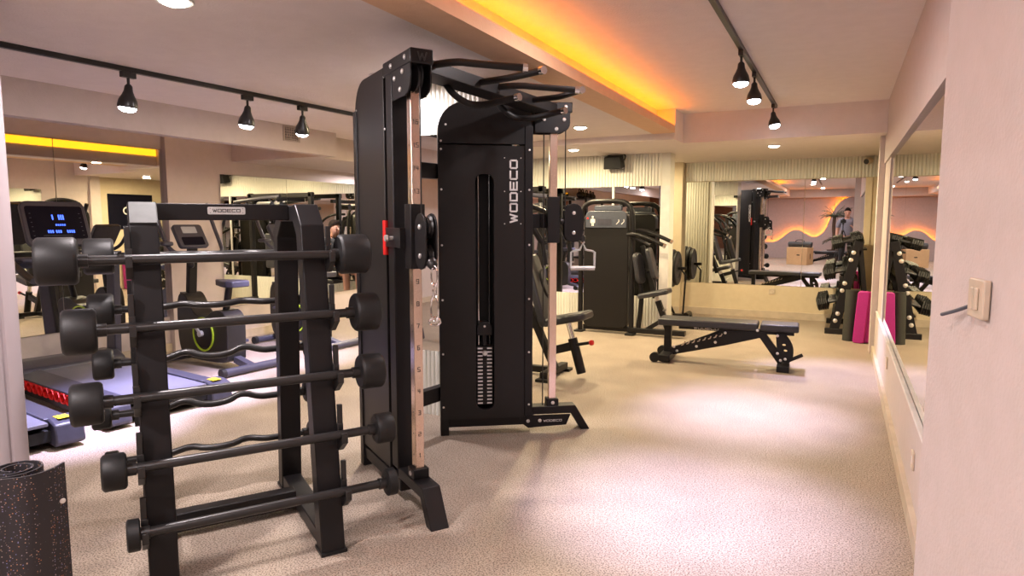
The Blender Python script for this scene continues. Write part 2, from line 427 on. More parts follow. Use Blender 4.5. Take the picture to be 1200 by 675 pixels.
# ribbed mirrored column
cx0, cx1, cy0, cy1 = -2.87, -2.2, 3.90, 4.42
struct('trim_16', MB().bx(cx0 + .02, cx1 - .02, cy0 + .02, cy1 - .02, 0, ZL), 'rib')
for nm, z0, z1 in (('trim_17', 0, .47), ('trim_18', 2.0, ZL)):
    mb = MB()
    for p0, p1, n in (((cx0, cy0 + .02), (cx1, cy0 + .02), (0, -1)), ((cx0, cy1 - .02), (cx1, cy1 - .02), (0, 1)), ((cx0 + .02, cy0), (cx0 + .02, cy1), (-1, 0)), ((cx1 - .02, cy0), (cx1 - .02, cy1), (1, 0))):
        ribs(mb, p0, p1, z0, z1, n, pitch=.036)
    struct(nm, mb, 'rib')
mirror(cx0, cx1, cy0 + .005, cy0 + .02, .47, 2.0, 'mirror on the front of the ribbed column behind the cable machine')
mirror(cx0, cx1, cy1 - .02, cy1 - .005, .47, 2.0, 'mirror on the back of the ribbed column, seen in the back wall mirror')
# near-left ribbed pier
struct('trim_19', MB().bx(-3.9, -3.27, 1.15, 1.60, 0, ZL), 'rib_pink')
struct('trim_20', ribs(ribs(MB(), (-3.27, 1.15), (-3.27, 1.60), 0, ZL, (1, 0), pitch=.07), (-3.9, 1.15), (-3.27, 1.15), 0, ZL, (0, -1), pitch=.07), 'rib_pink')
# rear wall behind the camera
YR = -7.2
struct('wall_rear', MB().bx(-6.9, 1.2, YR - .3, YR, 0, ZR), 'plaster_rear')
struct('wall_rear', MB().bx(-6.45, -2.75, YR, YR + .05, 0, ZL), 'brick')
struct('trim_21', MB().bx(-2.75, 1.0, YR, YR + .35, 2.3, ZR), 'plaster')
# wave panel: lower front board with a curved top edge and hidden amber strip
wt = thing('wave_light_panel', 'wall board with a wavy top edge backlit in amber, seen in mirror', 'light feature', (-1.0, YR + .12, 0))
wav = smoothpath([(-2.7, .62, 0), (-2.35, .60, 0), (-2.05, .80, 0), (-1.8, 1.06, 0), (-1.5, 1.10, 0), (-1.25, .93, 0), (-1.0, .80, 0), (-.78, .86, 0), (-.55, 1.15, 0), (-.42, 1.6, 0), (-.25, 2.0, 0), (-.05, 2.22, 0), (.15, 2.29, 0)], it=3)
wpts = [(p.x, p.y) for p in wav]
mw = off((-1.0, YR + .12, 0))
obj('board', MB(mw).prism(wpts + [(.60, 2.29), (.60, 0), (-2.7, 0)], (0, 0, 0), (1, 0, 0), (0, 0, 1), (0, 1, 0), YR + .17, YR + .20), 'plaster_rear', wt)
obj('led_strip', MB(mw).tube([(x, YR + .10, z - .06) for x, z in wpts], .018, 8), 'led_wave', wt)

# ------------------------------------------------------------------ camera
cam = bpy.data.cameras.new('camera'); co = bpy.data.objects.new('camera', cam); COL.objects.link(co)
YAW, PIT, F = math.radians(26.7), math.radians(5.8), 768.
co.location = (0, 0, 1.4); co.rotation_euler = (PI / 2 - PIT, 0, YAW)
cam.sensor_width = 36; cam.lens = 36 * F / 1200; cam.clip_start = .03; cam.clip_end = 100
scn.camera = co

# ------------------------------------------------------------------ lights and fittings
def light(name, kind, loc, power, col, rot=None, **kw):
    l = bpy.data.lights.new(name, kind); l.energy = power; l.color = col
    for k, v in kw.items(): setattr(l, k, v)
    o = bpy.data.objects.new(name, l); COL.objects.link(o); o.location = loc
    if rot is not None: o.rotation_euler = rot
    return o
def aim(o, tgt):
    o.rotation_euler = (Vector(tgt) - o.location).to_track_quat('-Z', 'Y').to_euler()
def spot_head(x, y, z, tgt, label, group, power):
    t = thing('track_spotlight', label, 'spotlight', (x, y, z), 0, group)
    d = (Vector(tgt) - Vector((x, y, z - .12))).normalized()
    d2 = Vector((d.x * .55, d.y * .55, d.z)).normalized()
    p = Vector((0, 0, -.085))
    obj('adapter', MB().bx(-.016, .016, -.045, .045, -.035, 0).cyl((0, 0, -.03), (0, 0, -.085), .009, 10), 'rubber_gloss', t, .002)
    obj('lamp_shade', MB().lathe([(.012, -.012), (.022, 0), (.026, .03), (.036, .055), (.052, .085), (.058, .115), (.057, .132), (.050, .132), (.048, .12)], p, d2), 'rubber_gloss', t)
    obj('lamp_face', MB().lathe([(.050, .116), (.050, .134), (.044, .147), (.03, .155), (.012, .158)], p, d2, 20), 'bulb', t)
    lo = Vector((x, y, z)) + p + d2 * .175
    s = light('spot_lamp', 'SPOT', lo, power, (.67, .61, 1.0), spot_size=math.radians(46), spot_blend=1.0, shadow_soft_size=.045)
    aim(s, tgt)
G1 = 'spotlights on the right ceiling track'; G2 = 'spotlights on the left ceiling track'
o = obj('lighting_track', MB(off((-.68, 3, ZR - .03))).bx(-.697, -.663, -3.2, 7.45, ZR - .03, ZR), 'rubber_gloss', bevel=.003); o.location = (-.68, 3, ZR - .03)
tag(o, 'black lighting track on the raised ceiling, running along the right side', 'lighting track')
PW = 400
for y, tg, lb, k in ((7.2, (.02, 6.6, 0), 'black track spotlight farthest back, close to the ceiling drop', .8), (5.63, (-.55, 5.3, 0), 'black track spotlight in the middle of the right track', .5), (4.88, (-.62, 4.85, 0), 'black track spotlight nearest the camera on the right track', .8),
                  (2.75, (-.62, 3.15, 0), 'black track spotlight above the frame, lighting the near floor', 1.25)):
    spot_head(-.68, y, ZR - .03, tg, lb, G1, PW * k)
mb = MB(off((-4.05, 3, ZL - .03))).beam((-4.10, 1.0, ZL - .015), (-3.83, 5.6, ZL - .015), .034, .03)
o = obj('lighting_track', mb, 'rubber_gloss', bevel=.003); o.location = (-4.05, 3, ZL - .03)
tag(o, 'black lighting track on the lower ceiling, running across the upper left', 'lighting track')
for y, tg, lb in ((2.66, (-4.55, 2.55, 0), 'black track spotlight leftmost of three, above the treadmill'), (3.53, (-4.7, 3.6, 0), 'black track spotlight between two others on the left track'), (4.05, (-5.2, 5.0, 0), 'black track spotlight nearest the cable tower on the left track'),
                  ):
    spot_head(-4.10 + (y - 1) * .0587, y, ZL - .03, tg, lb, G2, PW * 2.0)
def downlight(x, y, z, label, power, col):
    t = thing('ceiling_downlight', label, 'downlight', (x, y, z), 0, 'recessed ceiling downlights')
    obj('trim_ring', MB().lathe([(.075, 0), (.08, -.004), (.075, -.01), (.062, -.008), (.06, 0)], (0, 0, 0), (0, 0, 1), 28), 'white_paint', t)
    obj('lamp_face', MB().lathe([(.060, -.004), (.052, -.016), (.034, -.023), (.01, -.025)], (0, 0, 0), (0, 0, 1), 24), 'bulb_warm', t)
    light('downlight_lamp', 'AREA', (x, y, z - .04), power, col, (0, 0, 0), shape='DISK', size=.12)
WARM = (1, .80, .48); NEU = (1, .89, .90)
DL = 32
downlight(-2.42, 6.35, ZL, 'round recessed downlight over the machines, just before the ceiling step', DL * 1.4, WARM)
downlight(-3.0, 7.65, ZB, 'round recessed downlight close to the wall speaker', DL * 1.0, WARM)
downlight(-.76, 8.3, ZB, 'round recessed downlight on the low back ceiling, above the large mirror', DL * 1.5, WARM)
downlight(-2.62, 1.97, ZL, 'round recessed downlight at the top edge, upper left', DL * .9, NEU)
downlight(-.95, 3.50, ZR, 'round recessed downlight on the raised ceiling beside the right track', DL * .5, NEU)
downlight(-4.6, 7.4, ZB, 'added fill lamp in the far left corner behind the cable tower', DL * 1.5, WARM)  # unseen lamp, part of the ambient fill
downlight(-5.95, 7.55, 2.10, 'added lamp under the dropped ceiling, brightening the seated man', DL * .8, NEU)  # extra lamp put in to lift the dim seated man
downlight(-2.2, .15, ZL, 'added fill lamp just above the frame, over the rolled rubber mat', DL * 1.5, NEU)  # unseen lamp added to brighten the foreground
downlight(-2.74, 3.54, ZL, 'round recessed downlight behind the left tower of the cable machine', DL * .7, NEU)
downlight(-2.75, 9.45, ZB, 'added lamp in the alcove, brightening the back of the ribbed partition', DL * .6, WARM)  # added so the partition's back does not reflect dark
downlight(-3.4, 4.9, ZL, 'added fill lamp behind the ribbed column', DL, WARM)  # ambient fill added behind the column
downlight(-4.3, -1.0, ZL, 'added fill lamp left of and behind the camera', DL * 1.1, NEU)  # fill lamp added behind the camera for overall brightness
downlight(-3.2, -4.6, ZL, 'added fill lamp near the brown brick rear wall', DL * 1.1, NEU)  # lamp put in to fill the rear of the room
downlight(-.9, -2.6, ZR, 'added fill lamp behind the camera, over the wooden box', DL * 1.5, NEU)  # added fill for the floor behind the camera
downlight(-.7, -5.4, ZR, 'added fill lamp near the wavy backlit wall', DL * .9, NEU)  # unseen lamp added as fill at the rear right end
downlight(-.55, .3, ZR, 'added fill lamp directly above the photographer', DL * .5, NEU)  # overhead fill added near the camera
w = bpy.data.worlds.new('world'); scn.world = w; w.use_nodes = True
w.node_tree.nodes['Background'].inputs['Color'].default_value = (.5, .42, .4, 1); w.node_tree.nodes['Background'].inputs['Strength'].default_value = .3

# ------------------------------------------------------------------ cable machine (functional trainer)
TR = Vector((-1.75, 3.235, 0))
tr = thing('cable_machine', 'tall black dual-pulley cable machine with pull-up handles across its top', 'cable machine', TR)
def tmtx(side):
    if side == 'R': b, d = Vector((-2.31, 3.58, 0)), Vector((.82, .565, 0)).normalized()
    else: b, d = Vector((-2.403, 2.945, 0)), Vector((.84, -.545, 0)).normalized()
    n = Vector((-d.y, d.x, 0)) if side == 'R' else Vector((d.y, -d.x, 0))   # outward
    m = Matrix.Identity(4)
    for i in range(3):
        m[i][0] = d[i]; m[i][1] = n[i]; m[i][2] = (0, 0, 1)[i]; m[i][3] = b[i] - TR[i]
    return m
X3, Y3, Z3 = (1, 0, 0), (0, 1, 0), (0, 0, 1)
def bolts(pts, r=.007, h=.004, mtx=None, axis=(0, 1, 0)):
    mb = MB(mtx)
    for p in pts: mb.lathe([(r, 0), (r, h * .6), (r * .6, h)], p, axis, 10)
    return mb
def tower(side):
    m = tmtx(side)
    top = 2.145
    shell = [(0, .13)] + [(.465, .13), (.465, top)] + arc(.16, top - .16, .16, PI / 2, PI, 8)
    # core box, thin; inner cover (n<0) has the slot
    obj('shroud', MB(m).prism(shell, (0, 0, 0), X3, Z3, Y3, .03, .048), 'black_panel', tr, .003)
    inner = [(-.02, .115), (.575, .115), (.575, 1.875), (-.02, 1.875)]
    slot = rrect(.213, .332, .175, 1.70, .05)
    obj('shroud', MB(m).holed(inner, [slot], (0, 0, 0), X3, Z3, Y3, -.085, -.06), 'black_panel', tr)
    obj('shroud', MB(m).prism([(-.02, 1.885), (.575, 1.885), (.575, 2.10)] + arc(.535, 2.105, .04, 0, PI / 2, 4) + arc(.16, 1.965, .18, PI / 2, PI, 8), (0, 0, 0), X3, Z3, Y3, -.088, -.06), 'black_panel', tr, .003)
    obj('edge_strip', MB(m).bx(.530, .582, -.094, -.084, .115, 2.0), 'black', tr, .003)
    obj('slot_liner', MB(m).bx(.19, .36, .02, .03, .14, 1.75).bx(.19, .2, -.06, .03, .14, 1.75).bx(.35, .36, -.06, .03, .14, 1.75), 'slot', tr)
    obj('rear_post', MB(m).bx(-.02, .035, -.06, .055, 0, 2.0), 'black', tr, .004)
    obj('front_post', MB(m).bx(.50, .585, -.055, .05, .16, 2.10), 'black', tr, .005)
    obj('base_tube', MB(m).bx(.0, .6, -.045, .045, .05, .115), 'black', tr, .004)
    st = obj('weight_stack', MB(m).cyl((.235, -.01, .19), (.235, -.01, 1.7), .009, 10).cyl((.31, -.01, .19), (.31, -.01, 1.7), .009, 10), 'chrome', tr)
    zz = .20
    for k in range(16):
        z0 = zz + k * .0243
        pl = obj('weight_plate', MB(m).bx(.218, .327, -.056, .03, z0, z0 + .0222), 'black', st, .002)
        obj('weight_marking', MB(m).bx(.226, .258, -.0575, -.0563, z0 + .006, z0 + .016), 'white_mark', pl)
        obj('weight_marking', MB(m).bx(.287, .319, -.0575, -.0563, z0 + .006, z0 + .016), 'white_mark', pl)
    obj('stack_head', MB(m).prism([(.222, .66), (.323, .66), (.323, .70)] + arc(.2725, .70, .0505, 0, PI, 8), (0, 0, 0), X3, Z3, Y3, -.05, .02).bx(.26, .285, -.045, .02, .59, .66), 'black', st, .002)
    obj('selector_pin', MB(m).lathe([(.016, 0), (.018, .012), (.012, .022)], (.2725, -.057, .545), (0, -1, 0), 16).lathe([(.008, 0), (.007, .006)], (.2725, -.05, .72), (0, -1, 0), 12), 'bolt', st)
    bp = [(s, -.088, z) for s in (.0, .558) for z in (.2, .55, .9, 1.25, 1.6, 1.85, 1.90)] + [(.03, -.088, 2.0), (.16, -.088, 2.12), (.5, -.088, 2.12)]
    for p in [(.558, -.094, p[2]) if p[0] > .5 else p for p in bp if p[2] < 1.88 or p[0] < .5]:
        obj('bolt', bolts([p], mtx=m, axis=(0, -1, 0)), 'bolt', tr)
    obj('bolt', bolts([(.03, .048, 2.0), (.48, .048, 2.1), (.48, .048, 1.85), (.48, .048, .4)], mtx=m), 'bolt', tr)
    # brand lettering, vertical, reading upwards
    lt = MB(m); L = textw('WODECO', .048, .42)
    if side == 'R':
        for e1, nn, s0 in ((Z3, -1, .487),):
            letters(lt, 'WODECO', (s0 - .008, -.0855, 1.59 - L / 2), Z3, (-1, 0, 0), (0, -1, 0), .042, .048, .42, .25)
        for s in (.40, .505):
            for z in (1.385, 1.59, 1.80): lt.bx(s - .003, s + .003, -.087, -.085, z - .003, z + .003)
        letters(lt, 'WODECO', (.40, .0482, 1.59 - L / 2), Z3, (1, 0, 0), (0, 1, 0), .042, .048, .42, .25)
    else:
        letters(lt, 'WODECO', (.40, -.0855, 1.59 - L / 2), Z3, (1, 0, 0), (0, -1, 0), .042, .048, .42, .25)
    obj('lettering', lt, 'white_mark', tr)
    # foot
    foot = [(.57, .168), (.885, .168), (.985, 0), (.925, 0), (.855, .115), (.57, .115)]
    obj('foot', MB(m).prism(foot, (0, 0, 0), X3, Z3, Y3, -.045, .045), 'black', tr, .004)
    fp = obj('foot_plate', MB(m).prism([(.50, .112), (.85, .112), (.82, .04)] + [(.56, .028), (.52, .06)], (0, 0, 0), X3, Z3, Y3, -.052, -.046), 'black', tr)
    obj('bolt', bolts([(.56, -.052, .075), (.64, -.052, .075)], .012, .006, m, (0, -1, 0)), 'bolt', tr)
    lt = MB(m); letters(lt, 'WODECO', (.665, -.0525, .066), X3, Z3, (0, -1, 0), .012, .016, .35, .2, .001)
    obj('lettering', lt, 'white_mark', fp)
    # guide rail with numbers on its front face
    rail = obj('guide_rail', MB(m).bx(.705, .755, -.022, .022, .19, 1.99), 'steel', tr, .003)
    nm = MB(m)
    for k in range(1, 17):
        z = .27 + (k - 1) * .105; tx = str(k); wd = .011
        tw = textw(tx, wd, .3)
        letters(nm, tx, (.7552, -tw / 2 if side == 'R' else tw / 2, z), (0, 1, 0) if side == 'R' else (0, -1, 0), Z3, (1, 0, 0), .019, wd, .3, .16, .0006)
        nm.lathe([(.004, 0), (.003, .0006)], (.73, .0222, z + .01), (0, 1, 0), 8)
    obj('rail_marking', nm, 'dark_mark', rail)
    obj('rail_clamp', MB(m).bx(.69, .77, -.04, .04, .165, .215), 'black', tr, .004)
    obj('bolt', bolts([(.73, -.04, .19)], .012, .006, m, (0, -1, 0)).add([], []), 'bolt', tr)
    obj('bolt', bolts([(.73, .04, .19)], .012, .006, m, (0, 1, 0)), 'bolt', tr)
    # top arm and pulley housing
    obj('top_arm', MB(m).bx(.48, .845, -.055, .055, 2.095, 2.16), 'black', tr, .006)
    hs = [(.60, 1.965), (.77, 1.965)] + arc(.77, 2.03, .06, -PI / 2, 0, 5) + [(.83, 2.10), (.60, 2.10)]
    obj('pulley_housing', MB(m).prism(hs, (0, 0, 0), X3, Z3, Y3, .045, .052).prism(hs, (0, 0, 0), X3, Z3, Y3, -.052, -.045), 'black', tr, .002)
    obj('pulley_wheel', MB(m).lathe([(.07, -.012), (.058, -.004), (.058, .004), (.07, .012)], (.76, 0, 2.05), (0, 1, 0), 24), 'rubber_gloss', tr)
    obj('bolt', bolts([(.64, .052, 2.06), (.74, .052, 2.075), (.71, .052, 2.0), (.6, .055, 2.125), (.78, .055, 2.13)], .012, .008, m), 'bolt', tr)
    obj('bolt', bolts([(.66, -.052, 2.05), (.79, -.052, 2.05), (.74, -.052, 1.99), (.80, -.055, 2.13)], .012, .008, m, (0, -1, 0)), 'bolt', tr)
    lw = MB(m); letters(lw, 'W', (.8455, .021 if side == 'L' else -.021, 2.11), (0, -1, 0) if side == 'L' else (0, 1, 0), Z3, (1, 0, 0), .032, .042, 0, .22)
    obj('lettering', lw, 'dark_mark', tr)
    # carriage
    zc = 1.40 if side == 'R' else 1.32
    cr = obj('carriage', MB(m).bx(.69, .77, -.036, .036, zc - .14, zc + .16).bx(.50, .70, .054, .062, zc - .045, zc + .05).bx(.66, .70, .034, .062, zc - .045, zc + .05), 'black', tr, .003)
    obj('grip', MB(m).cyl((.487, .058, zc - .085), (.487, .058, zc + .085), .013, 16), 'red', cr, label='red grip')
    obj('pull_pin', MB(m).cyl((.60, .06, zc), (.60, .085, zc), .010, 14).lathe([(.010, 0), (.017, .010), (.015, .022)], (.60, .08, zc), (0, 1, 0), 16), 'bolt', cr)
    obj('swivel_bracket', MB(m).cyl((.78, 0, zc), (.84, 0, zc), .022, 14), 'black', cr)
    ov = arc(.865, zc - .075, .062, PI, 2 * PI, 8) + arc(.865, zc + .055, .062, 0, PI, 8)
    obj('pulley_cover', MB(m).prism(ov, (0, 0, 0), X3, Z3, Y3, .022, .030).prism(ov, (0, 0, 0), X3, Z3, Y3, -.030, -.022), 'black', cr, .002)
    obj('pulley_wheel', MB(m).lathe([(.055, -.014), (.045, -.004), (.045, .004), (.055, .014)], (.865, 0, zc + .055), (0, 1, 0), 20).lathe([(.055, -.014), (.045, -.004), (.045, .004), (.055, .014)], (.865, 0, zc - .075), (0, 1, 0), 20), 'rubber_gloss', cr)
    obj('bolt', bolts([(.865, .03, zc + .055), (.865, .03, zc - .075)], .012, .008, m), 'bolt', cr)
    obj('bolt', bolts([(.865, -.03, zc + .055), (.865, -.03, zc - .075)], .012, .008, m, (0, -1, 0)), 'bolt', cr)
    obj('cable', MB(m).cyl((.812, 0, zc + .09), (.812, 0, 2.0), .004, 8).cyl((.665, -.015, .17), (.665, -.015, 2.0), .004, 8), 'rubber_gloss', tr)
    obj('cable_stop', MB(m).lathe([(.016, 0), (.024, .015), (.024, .035), (.014, .05)], (.915, 0, zc - .085), (.6, 0, -1), 16), 'rubber_gloss', cr)
    return m, zc
mL, zcL = tower('L'); mR, zcR = tower('R')
mt = off(TR)
lr, rr = mL @ Vector((0, 0, 0)) + TR, mR @ Vector((0, 0, 0)) + TR
for z, nm in ((1.714, 'rear_crossbar'), (.283, 'rear_crossbar')):
    obj(nm, MB(mt).beam((lr.x, lr.y, z), (rr.x, rr.y, z), .06, .095), 'black', tr, .004)
# overhead beam
lb, rb = mL @ Vector((.70, 0, 0)) + TR, mR @ Vector((.70, 0, 0)) + TR
obj('pull_up_beam', MB(mt).beam((lb.x, lb.y + .02, 2.118), (rb.x, rb.y - .02, 2.118), .14, .062), 'black', tr, .004)
def handle(pts, r=.017):
    P = smoothpath(pts)
    h = obj('pull_up_handle', MB(mt).tube(P, r, 14), 'rubber', tr)
    e = P[-1]; d = (P[-1] - P[-2]).normalized()
    obj('end_cap', MB(mt).cyl(e - d * .002, e + d * .022, r * 1.12, 16), 'chrome', h)
bxx = lb.x + .05
handle([(bxx, 2.66, 2.13), (-1.63, 2.67, 2.135), (-1.56, 2.70, 2.125), (-1.36, 2.82, 2.11)])
handle([(bxx, 3.06, 2.12), (-1.60, 3.04, 2.12), (-1.50, 3.00, 2.115), (-1.30, 2.89, 2.105)])
handle([(bxx, 3.24, 2.13), (-1.60, 3.25, 2.13), (-1.50, 3.30, 2.12), (-1.32, 3.385, 2.105)])
handle([(bxx, 3.64, 2.12), (-1.58, 3.62, 2.12), (-1.48, 3.56, 2.11), (-1.30, 3.41, 2.105)])
handle([(bxx - .09, 2.90, 2.12), (-1.79, 2.91, 2.03), (-1.72, 3.0, 1.985), (-1.45, 2.93, 2.0)])
handle([(bxx - .09, 3.46, 2.12), (-1.79, 3.47, 2.03), (-1.72, 3.55, 1.99), (-1.42, 3.45, 2.01)])

# things hanging on the pulleys
hp = mR @ Vector((.935, 0, zcR - .13)) + TR
sh = thing('stirrup_handle', 'grey metal D-shaped handle hanging from the right pulley of the cable machine', 'handle', hp)
ax = Vector((.9, .43, 0)).normalized()
def lp(a, z): return tuple(ax * a + Vector((0, 0, z)))
obj('clip', MB().tube([lp(0, .04), lp(.012, .02), lp(.01, -.01), lp(0, -.02), lp(-.01, -.01), lp(-.012, .02), lp(0, .04)], .004, 8), 'chrome', sh)
obj('frame', MB().tube([lp(-.078, -.18), lp(-.078, -.075), lp(-.065, -.066), lp(-.02, -.058), lp(0, -.015), lp(.02, -.058), lp(.065, -.066), lp(.078, -.075), lp(.078, -.18)], .007, 10), 'silver_paint', sh)
obj('grip', MB().cyl(lp(-.08, -.18), lp(.08, -.18), .015, 16), 'silver_paint', sh)
hp = mL @ Vector((.95, 0, zcL - .14)) + TR
ch = thing('carabiner_chain', 'bright steel snap hooks linked in a short chain on the left pulley', 'carabiner', hp)
def oval(mb, z, h, w, r=.004, dirx=(1, 0, 0)):
    d = Vector(dirx); pts = []
    for i in range(17):
        a = 2 * PI * i / 16; pts.append(d * (w * math.cos(a)) + Vector((0, 0, z + h * math.sin(a))))
    return mb.tube(pts, r, 8)
obj('snap_hook', oval(MB(), -.02, .045, .016), 'chrome', ch)
obj('link', oval(MB(), -.085, .03, .012, .004, (0, 1, 0)), 'chrome', ch)
obj('snap_hook', oval(MB(), -.165, .06, .020, .0045), 'chrome', ch)
obj('snap_hook', oval(MB(), -.225, .018, .026, .005, (.7, .7, 0)), 'chrome', ch)

# ------------------------------------------------------------------ barbell rack
RO = Vector((-1.90, 2.05, 0)); fa = Vector((.8412, -.5408, 0)); aa = Vector((.5408, .8412, 0))
W = .63
rk = thing('barbell_rack', 'black A-frame barbell rack in the left foreground with barbells on both sides', 'barbell rack', RO)
def rm():
    m = Matrix.Identity(4)
    for i in range(3):
        m[i][0] = -fa[i]; m[i][1] = aa[i]; m[i][2] = (0, 0, 1)[i]; m[i][3] = 0
    return m
mr = rm()     # local x = depth towards rear, y = along bars, z up
FR = [(0, .02), (.20, 1.37), (.30, 1.475)]       # front upright centre line
RE = [(.80, .02), (.70, 1.34), (.58, 1.475)]
bars_z = [1.26, 1.01, .755, .505, .27]
def fx_(z, L=FR):
    (x0, z0), (x1, z1) = L[0], L[1]
    return x0 + (x1 - x0) * (z - z0) / (z1 - z0)
for yy, tagn in ((0, 'R'), (-W, 'L')):
    prof = [(-.045, 0), (.045, 0), (.245, 1.34), (.345, 1.44), (.31, 1.475), (.255, 1.475), (.155, 1.385)]
    up = obj('upright', MB(mr).prism(prof, (0, yy, 0), X3, Z3, Y3, -.05, .05), 'black', rk, .005)
    prr = [(.845, 0), (.755, 0), (.655, 1.32), (.50, 1.44), (.54, 1.475), (.60, 1.475), (.745, 1.36)]
    obj('upright', MB(mr).prism(prr, (0, yy, 0), X3, Z3, Y3, -.05, .05), 'black', rk, .005)
    obj('base_bar', MB(mr).bx(.03, .78, yy - .045, yy + .045, .012, .075), 'black', rk, .004)
    obj('top_tie', MB(mr).bx(.29, .57, yy - .05, yy + .05, 1.40, 1.47), 'black', rk, .004)
    obj('foot_pad', MB(mr).bx(-.055, .05, yy - .055, yy + .055, 0, .014), 'rubber', rk); obj('foot_pad', MB(mr).bx(.75, .855, yy - .055, yy + .055, 0, .014), 'rubber', rk)
    for z in bars_z:
        for L, sg in ((FR, -1), (RE, 1)):
            x = fx_(z, L) + sg * .05; hook = []
            zb = z - .022 if sg < 0 else z - .022
            mbh = MB(mr)
            mbh.prism([(0, -.06), (sg * .018, -.06), (sg * .085, -.012), (sg * .085, .028), (sg * .072, .028), (sg * .068, 0), (sg * .02, -.004), (sg * .018, .055), (0, .055)], (x, yy + (.056 if yy == 0 else -.056), z - .016), X3, Z3, Y3, -.012, .012)
            obj('hook', mbh, 'rubber_gloss', rk, .002)
            obj('hook_cover', MB(mr).bx(x - .004 if sg > 0 else x - .016, x + .016 if sg > 0 else x + .004, yy + (.047 if yy == 0 else -.067), yy + (.067 if yy == 0 else -.047), z + .035, z + .12), 'rubber_gloss', rk, .002)
# added pale plate imitates ceiling light reflected on the near upright's bevelled top
obj('highlight_plate', MB(mr).prism([(.158, 1.392), (.250, 1.472), (.247, 1.476), (.155, 1.396)], (0, -W, 0), X3, Z3, Y3, -.046, .046), 'cap', rk, label='pale plate imitating ceiling light on the bevel')
cb = obj('crossbar', MB(mr).bx(.37, .42, -W + .05, -.05, 1.405, 1.475), 'black', rk, .004)
np_ = obj('name_plate', MB(mr).prism(rrect(-.385, -.235, 1.43, 1.462, .006), (.368, 0, 0), Y3, Z3, (-1, 0, 0), 0, .003), 'silver_paint', rk)
lt = MB(mr); L = textw('WODECO', .014, .35)
letters(lt, 'WODECO', (.3645, -.31 - L / 2, 1.440), Y3, Z3, (-1, 0, 0), .012, .014, .35, .22, .001)
for y in (-.375, -.245):
    for z in (1.437, 1.455): lt.bx(.3635, .3645, y - .001, y + .001, z - .002, z + .002)
obj('lettering', lt, 'dark_mark', np_)
obj('crossbar', MB(mr).bx(.44, .51, -W + .045, -.045, .025, .11), 'black', rk, .004)
obj('bolt', bolts([(.395, -W + .05, 1.44)], .016, .012, mr).lathe([(.016, 0), (.016, .012)], (.395, -.05, 1.44), (0, -1, 0), 12).lathe([(.014, 0), (.014, .02)], (.48, -.045, .065), (0, -1, 0), 12), 'bolt', rk)

def barbell(i, z, off_, c0, c1, r, th, label, ez=False, x=None):
    if ez: z = z - .018; tw_ = (PI / 2, 1.3, .5, .35, 1.2)[i]
    """c0,c1: positions of the inner faces' centres along the bar axis"""
    Lx = FR if not ez else RE
    xx = fx_(z, Lx) + (-.05 - .045 if not ez else .05 + .045)
    loc = RO + fa * -xx + Vector((0, 0, z)) + aa * ((c0 + c1) / 2)
    t = thing('barbell' if not ez else 'curl_barbell', label, 'barbell', loc, 0, 'straight barbells on the front of the rack' if not ez else 'curl barbells on the back of the rack')
    h = (c1 - c0) / 2
    if not ez: P = [(0, -h, 0), (0, h, 0)]
    else:
        P = [(0, -h, 0), (0, -.27, 0), (0, -.22, .0), (0, -.13, .034), (0, -.06, -.006), (0, .06, -.006), (0, .13, .034), (0, .22, 0), (0, .27, 0), (0, h, 0)]
        P = [(x_ + z_ * math.sin(tw_), y_, z_ * math.cos(tw_)) for x_, y_, z_ in P]; P = smoothpath(P, it=2)
    obj('bar', MB(mr).tube(P, .0185 if not ez else .0165, 14), 'rubber_gloss', t)
    for sg in (-1, 1):
        b = min(.006, th * .06)
        pr_ = [(r * .2, -th * .5), (r - .010, -th * .5), (r - .003, -th * .5 + b), (r, -th * .5 + 2 * b), (r, th * .5 - 2 * b), (r - .003, th * .5 - b), (r - .010, th * .5), (r * .55, th * .5), (r * .5, th * .5 - .006), (r * .1, th * .5 - .006)]
        wgt = obj('weight', MB(mr).lathe(pr_, (0, sg * (h), 0), (0, sg, 0), 36), 'rubber', t)
        obj('collar', MB(mr).cyl((0, sg * (h - th * .5 - .03), 0), (0, sg * (h - th * .5 + .002), 0), .024, 18), 'rubber_gloss', t)
N = ['topmost straight black barbell with the largest heads, on the rack front', 'straight black barbell second from the top of the rack front', 'straight black barbell in the middle of the rack front', 'straight black barbell second from the bottom of the rack front', 'lowest straight black barbell with the smallest thin heads, on the rack front']
spec = [(-.905, .15, .085, .125), (-.85, .19, .082, .105), (-.84, .195, .076, .100), (-.77, .235, .066, .08), (-.722, .25, .058, .045)]
for i, z in enumerate(bars_z): barbell(i, z, 0, spec[i][0], spec[i][1], spec[i][2], spec[i][3], N[i])
N = ['topmost cranked curl barbell on the far side of the rack', 'cranked curl barbell second from the top, far side of the rack', 'cranked curl barbell in the middle of the far side of the rack', 'cranked curl barbell second from the bottom, far side of the rack', 'lowest cranked curl barbell on the far side of the rack']
spec = [(-.80, .16, .082, .12), (-.805, .15, .078, .105), (-.81, .15, .070, .085), (-.83, .14, .06, .08), (-.80, .15, .055, .06)]
for i, z in enumerate(bars_z): barbell(i, z, 0, spec[i][0], spec[i][1], spec[i][2], spec[i][3], N[i], True)

